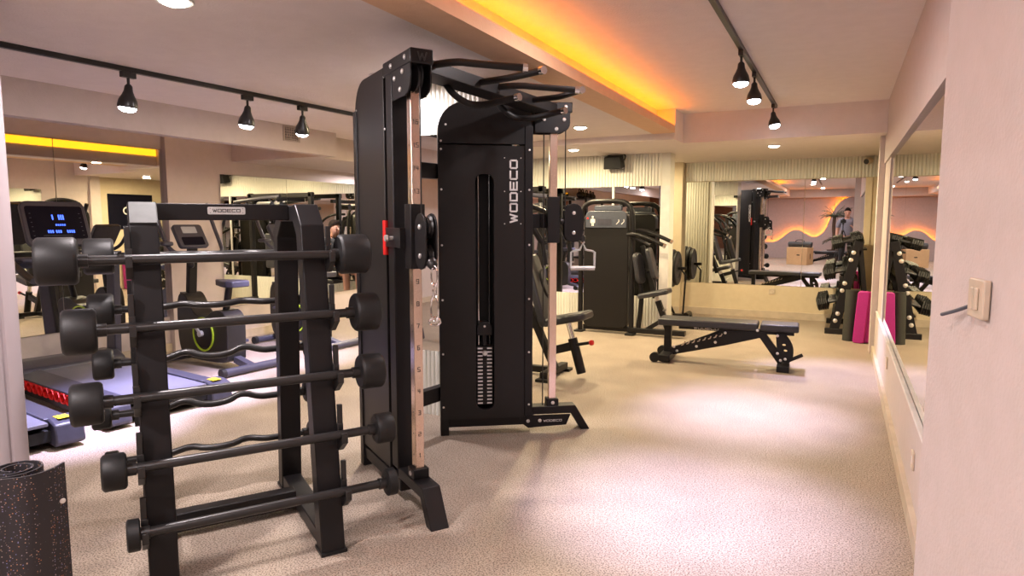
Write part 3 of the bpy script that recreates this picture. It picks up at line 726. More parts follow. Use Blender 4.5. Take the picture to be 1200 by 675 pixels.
# ------------------------------------------------------------------ rolled rubber mat, bottom left
RL = Vector((-2.05, .96, 0))
flap = [(-2.13, .70), (-2.06, .85), (-2.02, .915), (-1.985, .945), (-1.972, .985), (-1.980, 1.03), (-2.003, 1.07)]
sp = []
for i in range(40):
    a = -1.0 + i * .33; r = .075 - i * .0012
    sp.append((-2.095 + r * math.cos(a), .985 + r * math.sin(a)))
t = thing('rolled_mat', 'rolled black rubber floor mat with coloured specks standing at lower left', 'mat', RL)
fl = [Vector((x, y, 0)) for x, y in flap]
obj('outer_sheet', MB(off(RL)).sheet([(p.x, p.y) for p in smoothpath(fl)], 0, .70, .006), 'speckle', t)
obj('inner_roll', MB(off(RL)).sheet(sp, 0, .695, .005), 'speckle', t)
e = off(RL)
obj('rivet', MB(e).lathe([(.008, 0), (.006, .003)], (-1.970, 1.04, .60), (.97, -.25, 0), 12), 'bolt', t)

# ------------------------------------------------------------------ treadmill
def make_treadmill(label, rings=True):
    t = thing('treadmill', label, 'treadmill', (0, 0, 0), 0, 'treadmills facing the left wall mirror')
    hw = .43; Lx = 2.0
    obj('belt', MB().bx(.05, 1.62, -.27, .27, .155, .178), 'belt', t, .004)
    obj('deck_base', MB().bx(.08, 1.9, -.36, .36, .05, .12), 'slot', t)
    for sg in (-1, 1):
        s = obj('side_rail', MB().prism([(sg * .27, .19), (sg * hw, .165), (sg * hw, .15), (sg * .27, .15)], (0, 0, 0), Y3, Z3, X3, .12, 1.75), 'grey_plastic', t, .004)
        obj('lower_rail', MB().bx(.1, 1.9, sg * .34, sg * .42, .03, .075), 'black', t, .004)
        # red honeycomb spring band
        hb = MB()
        for k in range(14):
            x = .24 + k * .10
            ring = [(x + .0505 * math.cos(PI / 3 * j), .112 + .044 * math.sin(PI / 3 * j)) for j in range(6)]
            hole = [(x + .040 * math.cos(PI / 3 * j), .112 + .033 * math.sin(PI / 3 * j)) for j in range(6)]
            hb.holed(ring, [hole], (0, sg * .425, 0), X3, Z3, Y3, -.012, .012)
        obj('cushion_band', hb, 'red', t, smooth=False, label='red honeycomb cushion band')
        cap = obj('tail_cap', MB().prism([(0, .04), (.02, .16), (.10, .185), (.19, .185), (.21, .03), (.03, .02)], (0, 0, 0), X3, Z3, Y3, sg * .29, sg * .455), 'grey_plastic', t, .012)
        obj('sticker', MB().bx(.06, .15, sg * .33, sg * .40, .186, .188), 'yellow', cap)
        obj('upright', MB().prism([(1.72, .05), (1.90, .05), (1.77, 1.12), (1.64, 1.12)], (0, 0, 0), X3, Z3, Y3, sg * .37, sg * .43), 'grey_plastic', t, .01)
        obj('handrail', MB().tube(smoothpath([(1.72, sg * .40, 1.10), (1.55, sg * .41, 1.06), (1.30, sg * .41, .98), (1.16, sg * .41, .95)]), .028, 12), 'rubber_gloss', t)
        obj('foot', MB().bx(.1, .16, sg * .33, sg * .42, 0, .032).bx(1.8, 1.88, sg * .33, sg * .42, 0, .032), 'rubber', t)
    hood = [(1.55, .12), (1.58, .20), (1.70, .245), (1.95, .23), (2.03, .17), (2.03, .05), (1.6, .05)]
    obj('motor_hood', MB().prism(hood, (0, 0, 0), X3, Z3, Y3, -.40, .40), 'grey_plastic', t, .02)
    obj('crossbar', MB().bx(1.62, 1.72, -.40, .40, 1.02, 1.10), 'grey_plastic', t, .015)
    # console, tilted
    c = Vector((1.80, 0, 1.36)); e2 = Vector((.38, 0, .925)); e3 = Vector((-.925, 0, .38))
    con = obj('console', MB().prism(rrect(-.245, .245, -.19, .22, .06), c, Y3, e2, e3, -.02, .03), 'grey_plastic', t, .01)
    obj('screen', MB().prism(rrect(-.215, .215, -.13, .17, .02), c, Y3, e2, e3, .0305, .033), 'screen', con)
    d = MB(); rnd = random.Random(3)
    for y0, y1, z0, z1 in ((-.06, .0, .045, .09), (.02, .05, .045, .09), (-.06, .02, -.01, .005), (.04, .10, -.075, -.05), (-.02, .03, -.075, -.05), (-.12, -.04, -.075, -.05)):
        k = int((y1 - y0) / .016)
        for i in range(max(1, k)): d.prism([(y0 + i * .016, z0), (y0 + i * .016 + .01, z0), (y0 + i * .016 + .01, z1), (y0 + i * .016, z1)], c, Y3, e2, e3, .0332, .034)
    obj('display_digits', d, 'screen_blue', con, smooth=False)
    d = MB()
    for i in range(6):
        for y in (-.185, .185): d.prism([(y - .006, -.10 + i * .04), (y + .006, -.10 + i * .04), (y + .006, -.096 + i * .04), (y - .006, -.096 + i * .04)], c, Y3, e2, e3, .0332, .034)
    d.prism([(-.10, -.10), (.12, -.10), (.12, -.096), (-.10, -.096)], c, Y3, e2, e3, .0332, .034)
    obj('button_mark', d, 'panel_grey', con, smooth=False)
    obj('stop_key', MB().prism([(-.03, -.26), (.03, -.26), (.03, -.235), (-.03, -.235)], c, Y3, e2, e3, .03, .05), 'yellow', con)
    obj('safety_clip', MB().cyl(tuple(c + e2 * -.25 + e3 * .05), tuple(c + e2 * -.40 + e3 * .06), .012, 10), 'red', con)
    obj('tray', MB().bx(1.50, 1.72, -.36, .36, 1.07, 1.11), 'grey_plastic', t, .015)
    return t
TA = math.atan2(.14, -.99)
tm = make_treadmill('black treadmill with lit console and red honeycomb band, behind the barbell rack')
tm.location = (-4.24, 3.03, 0); tm.rotation_euler = (0, 0, TA)
dup(tm, (-4.26, 1.93, 0), TA, 'black treadmill mostly hidden by the ribbed pier, only its tail end showing')

# ------------------------------------------------------------------ upright exercise bike  (faces local +x)
def make_bike(label):
    t = thing('exercise_bike', label, 'exercise bike', (0, 0, 0), 0, 'exercise bikes facing the left wall mirror')
    body = [(-.34, .10), (-.36, .48), (-.28, .57), (-.12, .56), (-.02, .48), (.18, .50), (.30, .70), (.42, .70), (.46, .52), (.44, .12), (.30, .06), (-.25, .06)]
    obj('body_shell', MB().prism([tuple(p)[:2] for p in smoothpath([(x, y, 0) for x, y in body] + [(body[0][0], body[0][1], 0)], it=2)][:-1], (0, 0, 0), X3, Z3, Y3, -.10, .10), 'rubber_gloss', t, .025)
    for sg in (-1, 1):
        ring = [(.165 * math.cos(2 * PI * j / 32), .32 + .165 * math.sin(2 * PI * j / 32)) for j in range(32)]
        hole = [(.150 * math.cos(2 * PI * j / 32), .32 + .150 * math.sin(2 * PI * j / 32)) for j in range(32)]
        obj('trim_ring', MB().holed(ring, [hole], (.02, 0, 0), X3, Z3, Y3, sg * .099, sg * .112), 'lime', t, label='lime green ring')
        obj('disc_cover', MB().lathe([(.148, 0), (.14, .01), (.05, .018)], (.02, sg * .10, .33), (0, sg, 0), 32), 'black', t)
        a = .9 if sg > 0 else .9 + PI
        ex, ez = .02 + .17 * math.sin(a), .33 + .17 * math.cos(a)
        ck = obj('crank', MB().beam((.02, sg * .135, .33), (ex, sg * .135, ez), .025, .018, (0, 1, 0)).cyl((.02, sg * .10, .33), (.02, sg * .15, .33), .03, 16), 'silver_paint', t)
        obj('pedal', MB().bx(ex - .055, ex + .055, sg * .15, sg * .26, ez - .014, ez + .014), 'grey_plastic', ck, .006)
    obj('grille', MB().bx(.43, .455, -.06, .06, .45, .70).bx(.40, .46, -.05, .05, .58, .585), 'panel_grey', t, .004)
    mk = MB(); mk.bx(.26, .33, .1255, .127, .30, .315); mk.bx(.20, .24, .1255, .127, .275, .287)
    obj('rear_stabiliser', MB().beam((-.34, 0, .10), (-.56, 0, .05), .07, .06).cyl((-.56, -.28, .045), (-.56, .28, .045), .038, 16), 'grey_plastic', t)
    obj('front_stabiliser', MB().beam((.38, 0, .10), (.50, 0, .05), .07, .06).cyl((.50, -.26, .045), (.50, .26, .045), .036, 16), 'grey_plastic', t)
    obj('stabiliser_cap', MB().cyl((-.56, .28, .045), (-.56, .32, .045), .043, 16).cyl((-.56, -.32, .045), (-.56, -.28, .045), .043, 16).cyl((.5, .26, .045), (.5, .30, .045), .042, 16).cyl((.5, -.30, .045), (.5, -.26, .045), .042, 16), 'rubber', t)
    obj('seat_post', MB().tube([(-.20, 0, .55), (-.27, 0, .80)], .032, 14), 'black', t)
    seat = [(-.46, 0), (-.45, .09), (-.38, .12), (-.28, .10), (-.15, .045), (-.08, .02), (-.07, 0), (-.08, -.02), (-.15, -.045), (-.28, -.10), (-.38, -.12), (-.45, -.09)]
    obj('seat', MB().prism(seat, (0, 0, 0), X3, Y3, Z3, .79, .85), 'grey_plastic', t, .022)
    obj('handlebar_post', MB().beam((.36, 0, .65), (.30, 0, 1.16), .09, .055, (1, 0, 0)), 'black', t, .01)
    obj('adjust_knob', MB().lathe([(.03, 0), (.036, .01), (.036, .03), (.02, .04)], (.28, .03, .98), (-.6, .8, 0), 16), 'rubber', t)
    c = Vector((.33, 0, 1.25)); e2 = Vector((.55, 0, .83)).normalized(); e3 = Vector((-.83, 0, .55)).normalized()
    con = obj('console', MB().prism(rrect(-.15, .15, -.13, .13, .03), c, Y3, e2, e3, -.02, .025), 'grey_plastic', t, .008)
    obj('screen', MB().prism(rrect(-.075, .075, .025, .10, .008), c, Y3, e2, e3, .0255, .028), 'screen_grey', con)
    obj('keypad', MB().prism(rrect(-.11, .11, -.11, -.02, .01), c, Y3, e2, e3, .0255, .029), 'screen', con)
    P = [(.46, -.27, 1.58), (.38, -.28, 1.38), (.26, -.28, 1.17), (.17, -.24, 1.09), (.16, -.1, 1.08), (.16, .1, 1.08), (.17, .24, 1.09), (.26, .28, 1.17), (.38, .28, 1.38), (.46, .27, 1.58)]
    hb = obj('handlebar', MB().tube(smoothpath(P), .019, 12), 'grey_plastic', t)
    obj('pulse_grip', MB().cyl((.16, -.16, 1.081), (.16, -.07, 1.081), .0205, 14).cyl((.16, .07, 1.081), (.16, .16, 1.081), .0205, 14), 'chrome', hb)
    obj('elbow_pad', MB().bx(.20, .32, .24, .34, 1.17, 1.21), 'grey_plastic', hb, .015)
    return t
bk = make_bike('black upright exercise bike with pale screen and lime ring, before the pink wall')
bk.location = (-5.42, 4.33, 0); bk.rotation_euler = (0, 0, PI - .10)
dup(bk, (-5.45, 5.55, 0), PI - .08, 'black exercise bike farther back, largely hidden behind the barbell rack upright')

# ------------------------------------------------------------------ adjustable bench (long axis local x)
def make_bench(label, group):
    t = thing('weight_bench', label, 'bench', (0, 0, 0), 0, group)
    obj('back_pad', MB().bx(-.64, .30, -.14, .14, .365, .435), 'vinyl', t, .014)
    obj('seat_pad', MB().bx(.32, .66, -.14, .14, .37, .435), 'vinyl', t, .014)
    obj('pad_frame', MB().bx(-.45, .62, -.03, .03, .325, .367), 'black', t, .004)
    obj('rear_post', MB().bx(-.595, -.525, -.03, .03, .08, .37), 'black', t, .004)
    obj('ladder_arm', MB().prism([(-.53, .05), (-.53, .12), (.0, .33), (.36, .35), (.36, .30), (-.0, .19)], (0, 0, 0), X3, Z3, Y3, .032, .04).prism([(-.53, .05), (-.53, .12), (.0, .33), (.36, .35), (.36, .30), (-.0, .19)], (0, -.072, 0), X3, Z3, Y3, .032, .04), 'black', t)
    th = MB()
    for k in range(8):
        x = -.42 + k * .052; z = .155 + k * .0165
        for yy in (-.0415, .0405): th.prism([(x, z), (x + .022, z + .008), (x + .034, z + .034), (x + .022, z + .036), (x + .014, z + .016), (x + .0, z + .01)], (0, yy, 0), X3, Z3, Y3, 0, .001)
    obj('ladder_notch', th, 'ivory', t, smooth=False)
    obj('strut', MB().beam((-.48, 0, .11), (.02, 0, .34), .05, .05), 'black', t, .004)
    obj('front_leg', MB().beam((.32, 0, .34), (.52, 0, .06), .06, .07), 'black', t, .004)
    obj('seat_bracket', MB().holed(smooth2([(.46, .34), (.54, .34), (.62, .22), (.62, .10), (.56, .05), (.49, .10), (.47, .2)]), [arcpts(.535, .23, .018), arcpts(.55, .175, .018)], (0, 0, 0), X3, Z3, Y3, -.045, -.037).holed(smooth2([(.46, .34), (.54, .34), (.62, .22), (.62, .10), (.56, .05), (.49, .10), (.47, .2)]), [arcpts(.535, .23, .018), arcpts(.55, .175, .018)], (0, 0, 0), X3, Z3, Y3, .037, .045), 'black', t)
    obj('front_foot', MB().bx(.48, .59, -.20, .20, 0, .055), 'black', t, .006)
    obj('rear_foot', MB().bx(-.61, -.50, -.22, .22, .015, .085), 'black', t, .008)
    obj('wheel', MB().cyl((-.65, -.22, .05), (-.65, -.17, .05), .05, 20), 'rubber', t)
    obj('wheel', MB().cyl((-.65, .17, .05), (-.65, .22, .05), .05, 20), 'rubber', t)
    obj('carry_handle', MB().tube([(.56, 0, .07), (.70, 0, .145)], .017, 12), 'rubber', t)
    obj('bolt', bolts([(.0, -.041, .315), (-.09, -.041, .215), (-.27, -.041, .16), (-.46, -.041, .10), (-.49, -.041, .14), (.30, -.145, .375), (.475, -.046, .32), (.48, -.046, .15), (.51, -.046, .085), (.55, -.046, .10)], .014, .005, None, (0, -1, 0)), 'bolt', t)
    lt = MB(); letters(lt, 'WODECO', (-.30, -.0305, .334), X3, Z3, (0, -1, 0), .026, .03, .35, .22, .001)
    obj('lettering', lt, 'white_mark', t)
    return t
def smooth2(pts):
    P = smoothpath([(x, y, 0) for x, y in pts + [pts[0]]], it=2)
    return [(p.x, p.y) for p in P[:-1]]
def arcpts(cx, cy, r, n=12): return [(cx + r * math.cos(2 * PI * j / n), cy + r * math.sin(2 * PI * j / n)) for j in range(n)]
bn = make_bench('black padded flat bench on the open floor before the large back mirror', 'weight benches')
bn.location = (-.985, 6.64, 0); bn.rotation_euler = (0, 0, .05)
dup(bn, (-.35, -3.6, 0), .1, 'black padded bench beside the wooden box, seen only in the back mirror', 'weight benches')

# ------------------------------------------------------------------ selectorised machine with rounded frame (camera-facing shroud)
CP = Vector((-2.63, 7.85, 0))
cp = thing('chest_press_machine', 'black weight-stack machine with rounded tube frame and grey instruction panel', 'gym machine', CP)
arch = smoothpath([(-.335, 0, .0), (-.335, 0, 1.2), (-.335, 0, 1.40), (-.32, 0, 1.56), (-.24, 0, 1.635), (-.12, 0, 1.65), (.12, 0, 1.65), (.24, 0, 1.635), (.32, 0, 1.56), (.335, 0, 1.40), (.335, 0, 1.2), (.335, 0, 0)], it=2)
obj('frame', MB().tube(arch, .032, 14), 'black', cp)
obj('shroud', MB().prism(rrect(-.29, .29, .07, 1.50, .08), (0, 0, 0), X3, Z3, Y3, -.03, .12), 'black_panel', cp, .01)
ip = obj('instruction_panel', MB().prism([(-.26, 1.32), (.27, 1.32), (.27, 1.45)] + arc(.20, 1.46, .07, 0, PI / 2, 5) + arc(-.19, 1.46, .07, PI / 2, PI, 5), (0, 0, 0), X3, Z3, Y3, -.05, -.03), 'panel_grey', cp, .006)
obj('panel_window', MB().prism(rrect(-.10, .08, 1.355, 1.43, .01), (0, 0, 0), X3, Z3, Y3, -.0525, -.05), 'grey_plastic', ip)
ic = MB()
ic.lathe([(.014, 0), (.014, .001)], (-.165, -.0515, 1.455), (0, -1, 0), 12)
ic.bx(-.18, -.15, -.0525, -.0515, 1.39, 1.437).bx(-.195, -.183, -.0525, -.0515, 1.38, 1.43).bx(-.147, -.135, -.0525, -.0515, 1.38, 1.43).bx(-.178, -.168, -.0525, -.0515, 1.345, 1.39).bx(-.162, -.152, -.0525, -.0515, 1.345, 1.39)
for x in (.14, .205): ic.beam((x, -.052, 1.365), (x + .035, -.052, 1.40), .008, .002, (0, 1, 0)); ic.beam((x + .035, -.052, 1.40), (x + .03, -.052, 1.425), .008, .002, (0, 1, 0))
obj('exercise_icon', ic, 'white_mark', ip, smooth=False)
obj('warning_dot', MB().lathe([(.012, 0), (.012, .001)], (-.23, -.0515, 1.44), (0, -1, 0), 12), 'red', ip)
obj('top_cover', MB().prism(rrect(-.16, .20, 1.53, 1.60, .02), (0, 0, 0), X3, Z3, Y3, -.02, .03), 'panel_grey', cp, .01)
for sx in (-1, 1): obj('foot', MB().prism(rrect(-.06, .06, -.10, .06, .03), (sx * .335, 0, 0), X3, Y3, Z3, 0, .022), 'black', cp, .004)
obj('base_tube', MB().bx(.30, 1.0, -.03, .05, .03, .09).bx(-.30, .30, .0, .06, .03, .09), 'black', cp, .005)
obj('support_tube', MB().tube(smoothpath([(.42, .02, .06), (.46, .02, .45), (.44, .02, .62), (.38, .02, .95)]), .03, 12), 'black', cp)
obj('chest_pad', MB().prism(rrect(-.075, .075, -.19, .19, .07), (.40, -.01, .83), Vector((.35, .93, 0)).normalized(), (-.16, 0, .987), Vector((.93, -.35, .1)).normalized(), 0, .06), 'vinyl', cp, .015)
obj('seat_post', MB().beam((.80, .02, .06), (.66, .02, .44), .065, .065, (1, 0, 0)).beam((.52, .02, .07), (.74, .02, .22), .05, .05), 'black', cp, .005)
obj('seat_sleeve', MB().cyl((.66, .02, .42), (.64, .02, .49), .024, 14).cyl((.74, -.02, .33), (.79, -.08, .36), .012, 10), 'bolt', cp)
obj('seat', MB().prism(rrect(-.19, .19, -.14, .14, .05), (.63, 0, .50), Vector((.97, 0, .22)), Y3, Vector((-.22, 0, .97)), 0, .06), 'vinyl', cp, .016)
obj('back_tube', MB().beam((.60, .12, .46), (.42, .15, 1.10), .055, .055, (1, 0, 0)), 'black', cp, .005)
obj('backrest', MB().prism(rrect(-.10, .10, -.20, .20, .06), (.54, .06, .88), Y3, Vector((-.26, 0, .966)), Vector((.966, 0, .26)), 0, .055), 'vinyl', cp, .015)
for yy, zz in ((-.18, 1.22), (.16, 1.26)):
    a = obj('press_arm', MB().tube(smoothpath([(.30, yy * .5, zz + .02), (.42, yy, zz + .03), (.58, yy, zz - .02), (.76, yy, zz - .10)]), .024, 12), 'black', cp)
    obj('end_cap', MB().cyl((.76, yy, zz - .10), (.785, yy, zz - .112), .026, 14), 'chrome', a)
obj('cross_tube', MB().cyl((.30, -.05, 1.24), (.62, -.22, 1.12), .022, 12), 'black', cp); obj('cross_tube', MB().cyl((.30, .1, .80), (.60, .1, .80), .02, 12), 'black', cp)

# ------------------------------------------------------------------ seated press machine behind the cable machine (faces +x)
SP = Vector((-2.45, 5.42, 0))
sm = thing('seated_press_machine', 'black seated press machine with upright backrest and red adjustment pin', 'gym machine', SP)
obj('base_tube', MB().bx(-.55, .18, -.03, .03, .02, .08).bx(.12, .19, -.25, .25, .02, .08), 'black', sm, .006)
obj('foot', MB().bx(.10, .22, -.30, -.20, 0, .024).bx(.10, .22, .20, .30, 0, .024).bx(-.58, -.46, -.08, .08, 0, .024), 'rubber', sm)
obj('back_tube', MB().beam((.17, 0, .05), (-.10, 0, .62), .07, .06, (1, 0, 0)).beam((-.10, 0, .60), (-.32, 0, 1.50), .06, .06, (1, 0, 0)), 'black', sm, .006)
obj('link_tube', MB().beam((.10, 0, .22), (.36, 0, .30), .05, .075), 'black', sm, .005)
obj('seat_sleeve', MB().cyl((.42, 0, .05), (.33, 0, .36), .042, 16), 'black', sm)
obj('seat_post', MB().cyl((.335, 0, .35), (.29, 0, .50), .026, 14), 'chrome', sm)
obj('seat', MB().prism(rrect(-.20, .22, -.15, .15, .06), (.28, 0, .50), Vector((.975, 0, .22)), Y3, Vector((-.22, 0, .975)), 0, .07), 'vinyl', sm, .02)
obj('backrest', MB().prism([(-.16, .45), (-.13, .40), (.13, .40), (.16, .45), (.12, 1.02), (.09, 1.06), (-.09, 1.06), (-.12, 1.02)], (.22, 0, .08), Y3, Vector((-.30, 0, .954)), Vector((.954, 0, .30)), -.03, .04), 'vinyl', sm, .018)
pk = obj('adjust_pin', MB().cyl((.38, -.03, .31), (.52, -.03, .34), .014, 12), 'black', sm)
obj('pin_knob', MB().lathe([(.012, 0), (.024, .01), (.024, .03), (.016, .04)], (.50, -.03, .335), (.97, 0, .2), 16), 'red', pk)
obj('weight_tower', MB().prism(rrect(-.24, .24, .05, 1.62, .16), (-.78, 0, 0), Y3, Z3, X3, -.10, .10), 'black_panel', sm, .015)
obj('tower_frame', MB().tube(smoothpath([(-.66, -.30, 0), (-.66, -.30, 1.3), (-.66, -.27, 1.62), (-.66, -.12, 1.70), (-.66, .12, 1.70), (-.66, .27, 1.62), (-.66, .30, 1.3), (-.66, .30, 0)], it=2), .03, 12), 'black', sm)
for sg in (-1, 1):
    a = obj('press_arm', MB().tube(smoothpath([(-.40, sg * .08, 1.56), (-.2, sg * .30, 1.55), (.05, sg * .34, 1.42), (.16, sg * .30, 1.22)]), .026, 12), 'black', sm)
    obj('grip', MB().tube([(.16, sg * .30, 1.24), (.20, sg * .30, 1.02)], .021, 12).tube([(.15, sg * .30, 1.20), (.24, sg * .22, 1.26)], .019, 12), 'rubber', a)
    obj('end_cap', MB().cyl((.24, sg * .22, 1.26), (.25, sg * .205, 1.268), .022, 14).cyl((.20, sg * .30, 1.03), (.203, sg * .30, 1.015), .022, 14), 'chrome', a)
obj('side_grip', MB().tube(smoothpath([(.10, -.17, .98), (.10, -.22, .95), (.16, -.22, .78), (.17, -.17, .74)]), .012, 10), 'black', sm)
obj('cross_brace', MB().beam((-.70, 0, .30), (-.05, 0, .45), .05, .05).beam((-.66, 0, 1.50), (-.28, 0, 1.45), .06, .06), 'black', sm, .005)

# ------------------------------------------------------------------ multi-gym in the far left corner (seen by reflection and at the cabinet's edge)
MG = Vector((-4.3, 8.05, 0))
mg = thing('lever_gym', 'black lever machine with a tall frame and padded arms near the back mirror', 'gym machine', MG)
for x in (-.75, .62): obj('upright', MB().bx(x - .035, x + .035, .12, .19, 0, 1.88), 'black', mg, .005)
obj('top_beam', MB().bx(-.8, .68, .12, .19, 1.80, 1.87).bx(-.62, -.56, -.45, .15, 1.72, 1.78), 'black', mg, .005)
for z, l in ((1.76, .78), (1.58, .74)):
    obj('lever_arm', MB().tube(smoothpath([(-.2, .02, z + .05), (.2, -.02, z + .03), (l, -.05, z - .03)]), .03, 12), 'grey_plastic', mg)
obj('arm_pad', MB().beam((.30, -.06, 1.50), (.74, -.06, 1.60), .10, .12), 'vinyl', mg, .03)
obj('base_frame', MB().bx(-.8, .68, -.05, .02, .02, .09).bx(-.79, -.71, -.5, .2, .02, .09).bx(.58, .66, -.5, .2, .02, .09), 'black', mg, .005)
obj('back_pad', MB().bx(-.14, .14, -.02, .05, .62, 1.2), 'vinyl', mg, .02)
for sg in (-1, 1): obj('roller_pad', MB().cyl((-.59, -.42 + .1 * sg, 1.66), (-.30, -.42 + .1 * sg, 1.66), .05, 16), 'vinyl', mg)

# stool bench under the seated man
sb = thing('flat_stool', 'low black padded stool by the left mirror under the seated man', 'stool', (-5.63, 8.0, 0))
obj('pad', MB().bx(-.2, .2, -.2, .2, .43, .50), 'vinyl', sb, .02)
for sx in (-1, 1):
    for sy in (-1, 1): obj('leg', MB().tube([(sx * .16, sy * .16, .44), (sx * .19, sy * .19, 0)], .018, 10), 'black', sb)

# ------------------------------------------------------------------ plates on a landmine post beside the cream pillar
PP = Vector((-2.13, 9.62, 0))
pm = thing('plate_holder', 'slim black plate post on a small foot beside the cream pillar', 'plate stand', PP)
obj('foot', MB().bx(-.05, .22, -.05, .05, 0, .05).cyl((.16, -.12, .05), (.16, .12, .05), .04, 14), 'black', pm, .004)
obj('post', MB().tube([(.09, 0, .03), (.12, 0, .62), (.02, 0, .74)], .013, 10), 'black', pm)
obj('peg', MB().cyl((-.16, 0, .72), (.13, 0, .72), .022, 14), 'black', pm)
obj('lever', MB().beam((-.02, .0, .02), (-.14, .0, .26), .02, .03), 'black', pm)
for k, (x, r) in enumerate(((-.13, .285), (-.068, .275), (-.010, .25))):
    o = obj('weight_disc', MB().lathe([(.03, -.022), (r * .55, -.016), (r * .62, -.024), (r * .96, -.024), (r, -.014), (r, .014), (r * .96, .024), (r * .62, .024), (r * .55, .016), (r * .4, .02), (.03, .022)], (0, 0, 0), (1, 0, 0), 32), 'rubber')
    o.location = PP + Vector((x, 0, .72))
    tag(o, ('black weight plate on the post, innermost and largest', 'black weight plate on the post, between two others', 'black weight plate on the post, outermost and smallest')[k], 'weight plate', 'plates on the post by the pillar')

# ------------------------------------------------------------------ dumbbell rack in the right rear corner
DR = Vector((.05, 9.05, 0))
dr = thing('dumbbell_rack', 'black sloping three-tier dumbbell rack in the right rear corner', 'dumbbell rack', DR)
DLn = .95
tiers = [(-.04, .30), (.02, .68), (.10, 1.06)]
for y in (0, DLn):
    obj('side_frame', MB().beam((-.10, y, .04), (.14, y, 1.16), .045, .11, (1, 0, 0)), 'black', dr, .005)
    obj('foot', MB().bx(-.20, .30, y - .03, y + .03, 0, .07), 'black', dr, .005)
    obj('rear_leg', MB().beam((.16, y, 1.05), (.28, y, .05), .045, .05, (1, 0, 0)), 'black', dr, .004)
bl = MB()
for x, z in tiers:
    bl.lathe([(.026, 0), (.026, .006), (.016, .012)], (x - .045, -.0225, z - .13), (0, -1, 0), 14); bl.lathe([(.026, 0), (.026, .006), (.016, .012)], (x - .02, -.0225, z - .04), (0, -1, 0), 14)
    obj('shelf', MB().beam((x - .06, 0, z - .03), (x - .06, DLn, z - .03), .05, .02).beam((x + .10, 0, z), (x + .10, DLn, z), .05, .02), 'black', dr, .003)
obj('bolt', bl, 'bolt', dr)
hexr = [(.0, 0)]
def make_dumbbell(k, label, loc):
    r = .062 + .008 * k
    t = thing('hex_dumbbell', label, 'dumbbell', loc, 0, 'hex dumbbells on the corner rack')
    ax = Vector((.97, 0, .24)).normalized()
    obj('handle', MB().cyl(tuple(ax * -.07), tuple(ax * .07), .018, 12), 'rubber_gloss', t)
    for sg in (-1, 1):
        obj('head', MB().lathe([(r * .8, .05)] + [q for i in range(5) for q in ((r, .056 + i * .024), (r, .072 + i * .024), (r * .88, .0745 + i * .024), (r * .88, .0775 + i * .024))] + [(r * .7, .178)], (0, 0, 0), ax * sg, 8), 'rubber', t, .004, smooth=False)
rows = ('lowest', 'middle', 'top'); pos = ('nearest', 'second', 'third', 'fourth', 'fifth')
for ti, (x, z) in enumerate(tiers):
    for k in range(5):
        s = 3.2 - ti * 1.1
        make_dumbbell(s, f'black hex dumbbell on the {rows[ti]} tier of the corner rack, {pos[k]} from the camera', (DR.x + x - .09, DR.y + .10 + k * .185, z + .095))

# exercise mats leaning by the pillar
def rolled(name, loc, r, h, mname, label, tilt):
    mb = MB(); pts = []
    for i in range(46):
        a = 2.6 + i * .36; rr_ = r - i * r * .014
        pts.append((rr_ * math.cos(a), rr_ * math.sin(a)))
    t = obj(name, mb.sheet(pts, 0, h, .008), mname); t.location = loc; t.rotation_euler = tilt
    return tag(t, label, 'exercise mat')
rolled('exercise_mat', (.12, 8.62, 0), .075, .60, 'charcoal_foam', 'dark grey rolled exercise mat standing between the dumbbell rack and the pink mat', (0, .03, 0))
fm = thing('exercise_mat', 'bright magenta folded exercise mat standing beside the right pillar', 'exercise mat', (.29, 8.47, 0))
obj('mat_fold', MB().prism(rrect(-.135, -.01, 0, .605, .03), (0, 0, 0), Vector((1, -.25, 0)).normalized(), Vector((.06, 0, 1)), Vector((-.25, -1, 0)).normalized(), -.02, .035), 'magenta', fm, .012)
obj('mat_fold', MB().prism(rrect(-.04, .10, .01, .60, .02), (.0, .02, 0), Vector((1, -.1, 0)).normalized(), Vector((.04, 0, 1)), Vector((-.1, -1, 0)).normalized(), -.05, .02), 'magenta', fm, .012)

# ------------------------------------------------------------------ fittings on walls
SPK = Vector((-2.73, YL - .02, 2.20))
s = thing('wall_speaker', 'small black loudspeaker tilted on the ribbed band near the ceiling', 'speaker', SPK)
obj('cabinet', MB(Matrix.Rotation(.25, 4, 'X')).prism([(-.125, -.075), (.125, -.075), (.11, .085), (-.11, .085)], (0, -.12, 0), X3, Z3, Y3, -.08, .07), 'rubber', s, .01)
obj('bracket', MB().tube(smoothpath([(-.135, -.10, 0), (-.135, -.03, .05), (-.10, 0, .09), (.10, 0, .09), (.135, -.03, .05), (.135, -.10, 0)]), .008, 8), 'rubber_gloss', s)
cm = thing('security_camera', 'small white security camera with black lens in the top right rear corner', 'security camera', (.27, YB - .02, 2.22))
obj('housing', MB().lathe([(.03, 0), (.045, .01), (.045, .10), (.04, .11)], (.02, 0, 0), (-.45, -.85, -.2), 20), 'ivory', cm)
obj('lens', MB().lathe([(.036, 0), (.034, .006), (.01, .012)], Vector((.02, 0, 0)) + Vector((-.45, -.85, -.2)).normalized() * .108, (-.45, -.85, -.2), 20), 'rubber_gloss', cm)
vt = thing('air_vent', 'small square metal air vent on the dropped beam at upper left', 'vent', (-4.95, 4.95, 2.265))
obj('frame', MB().holed([(-.11, -.075), (.11, -.075), (.11, .075), (-.11, .075)], [[(-.095, -.062), (.095, -.062), (.095, .062), (-.095, .062)]], (0, 0, 0), Y3, Z3, X3, 0, .008), 'vent', vt)
g = MB()
for i in range(9): g.bx(.001, .006, -.09 + i * .0225 - .004, -.09 + i * .0225 + .004, -.065, .065)
for i in range(5): g.bx(.001, .005, -.095, .095, -.05 + i * .025 - .003, -.05 + i * .025 + .003)
obj('grille', g, 'vent', vt)
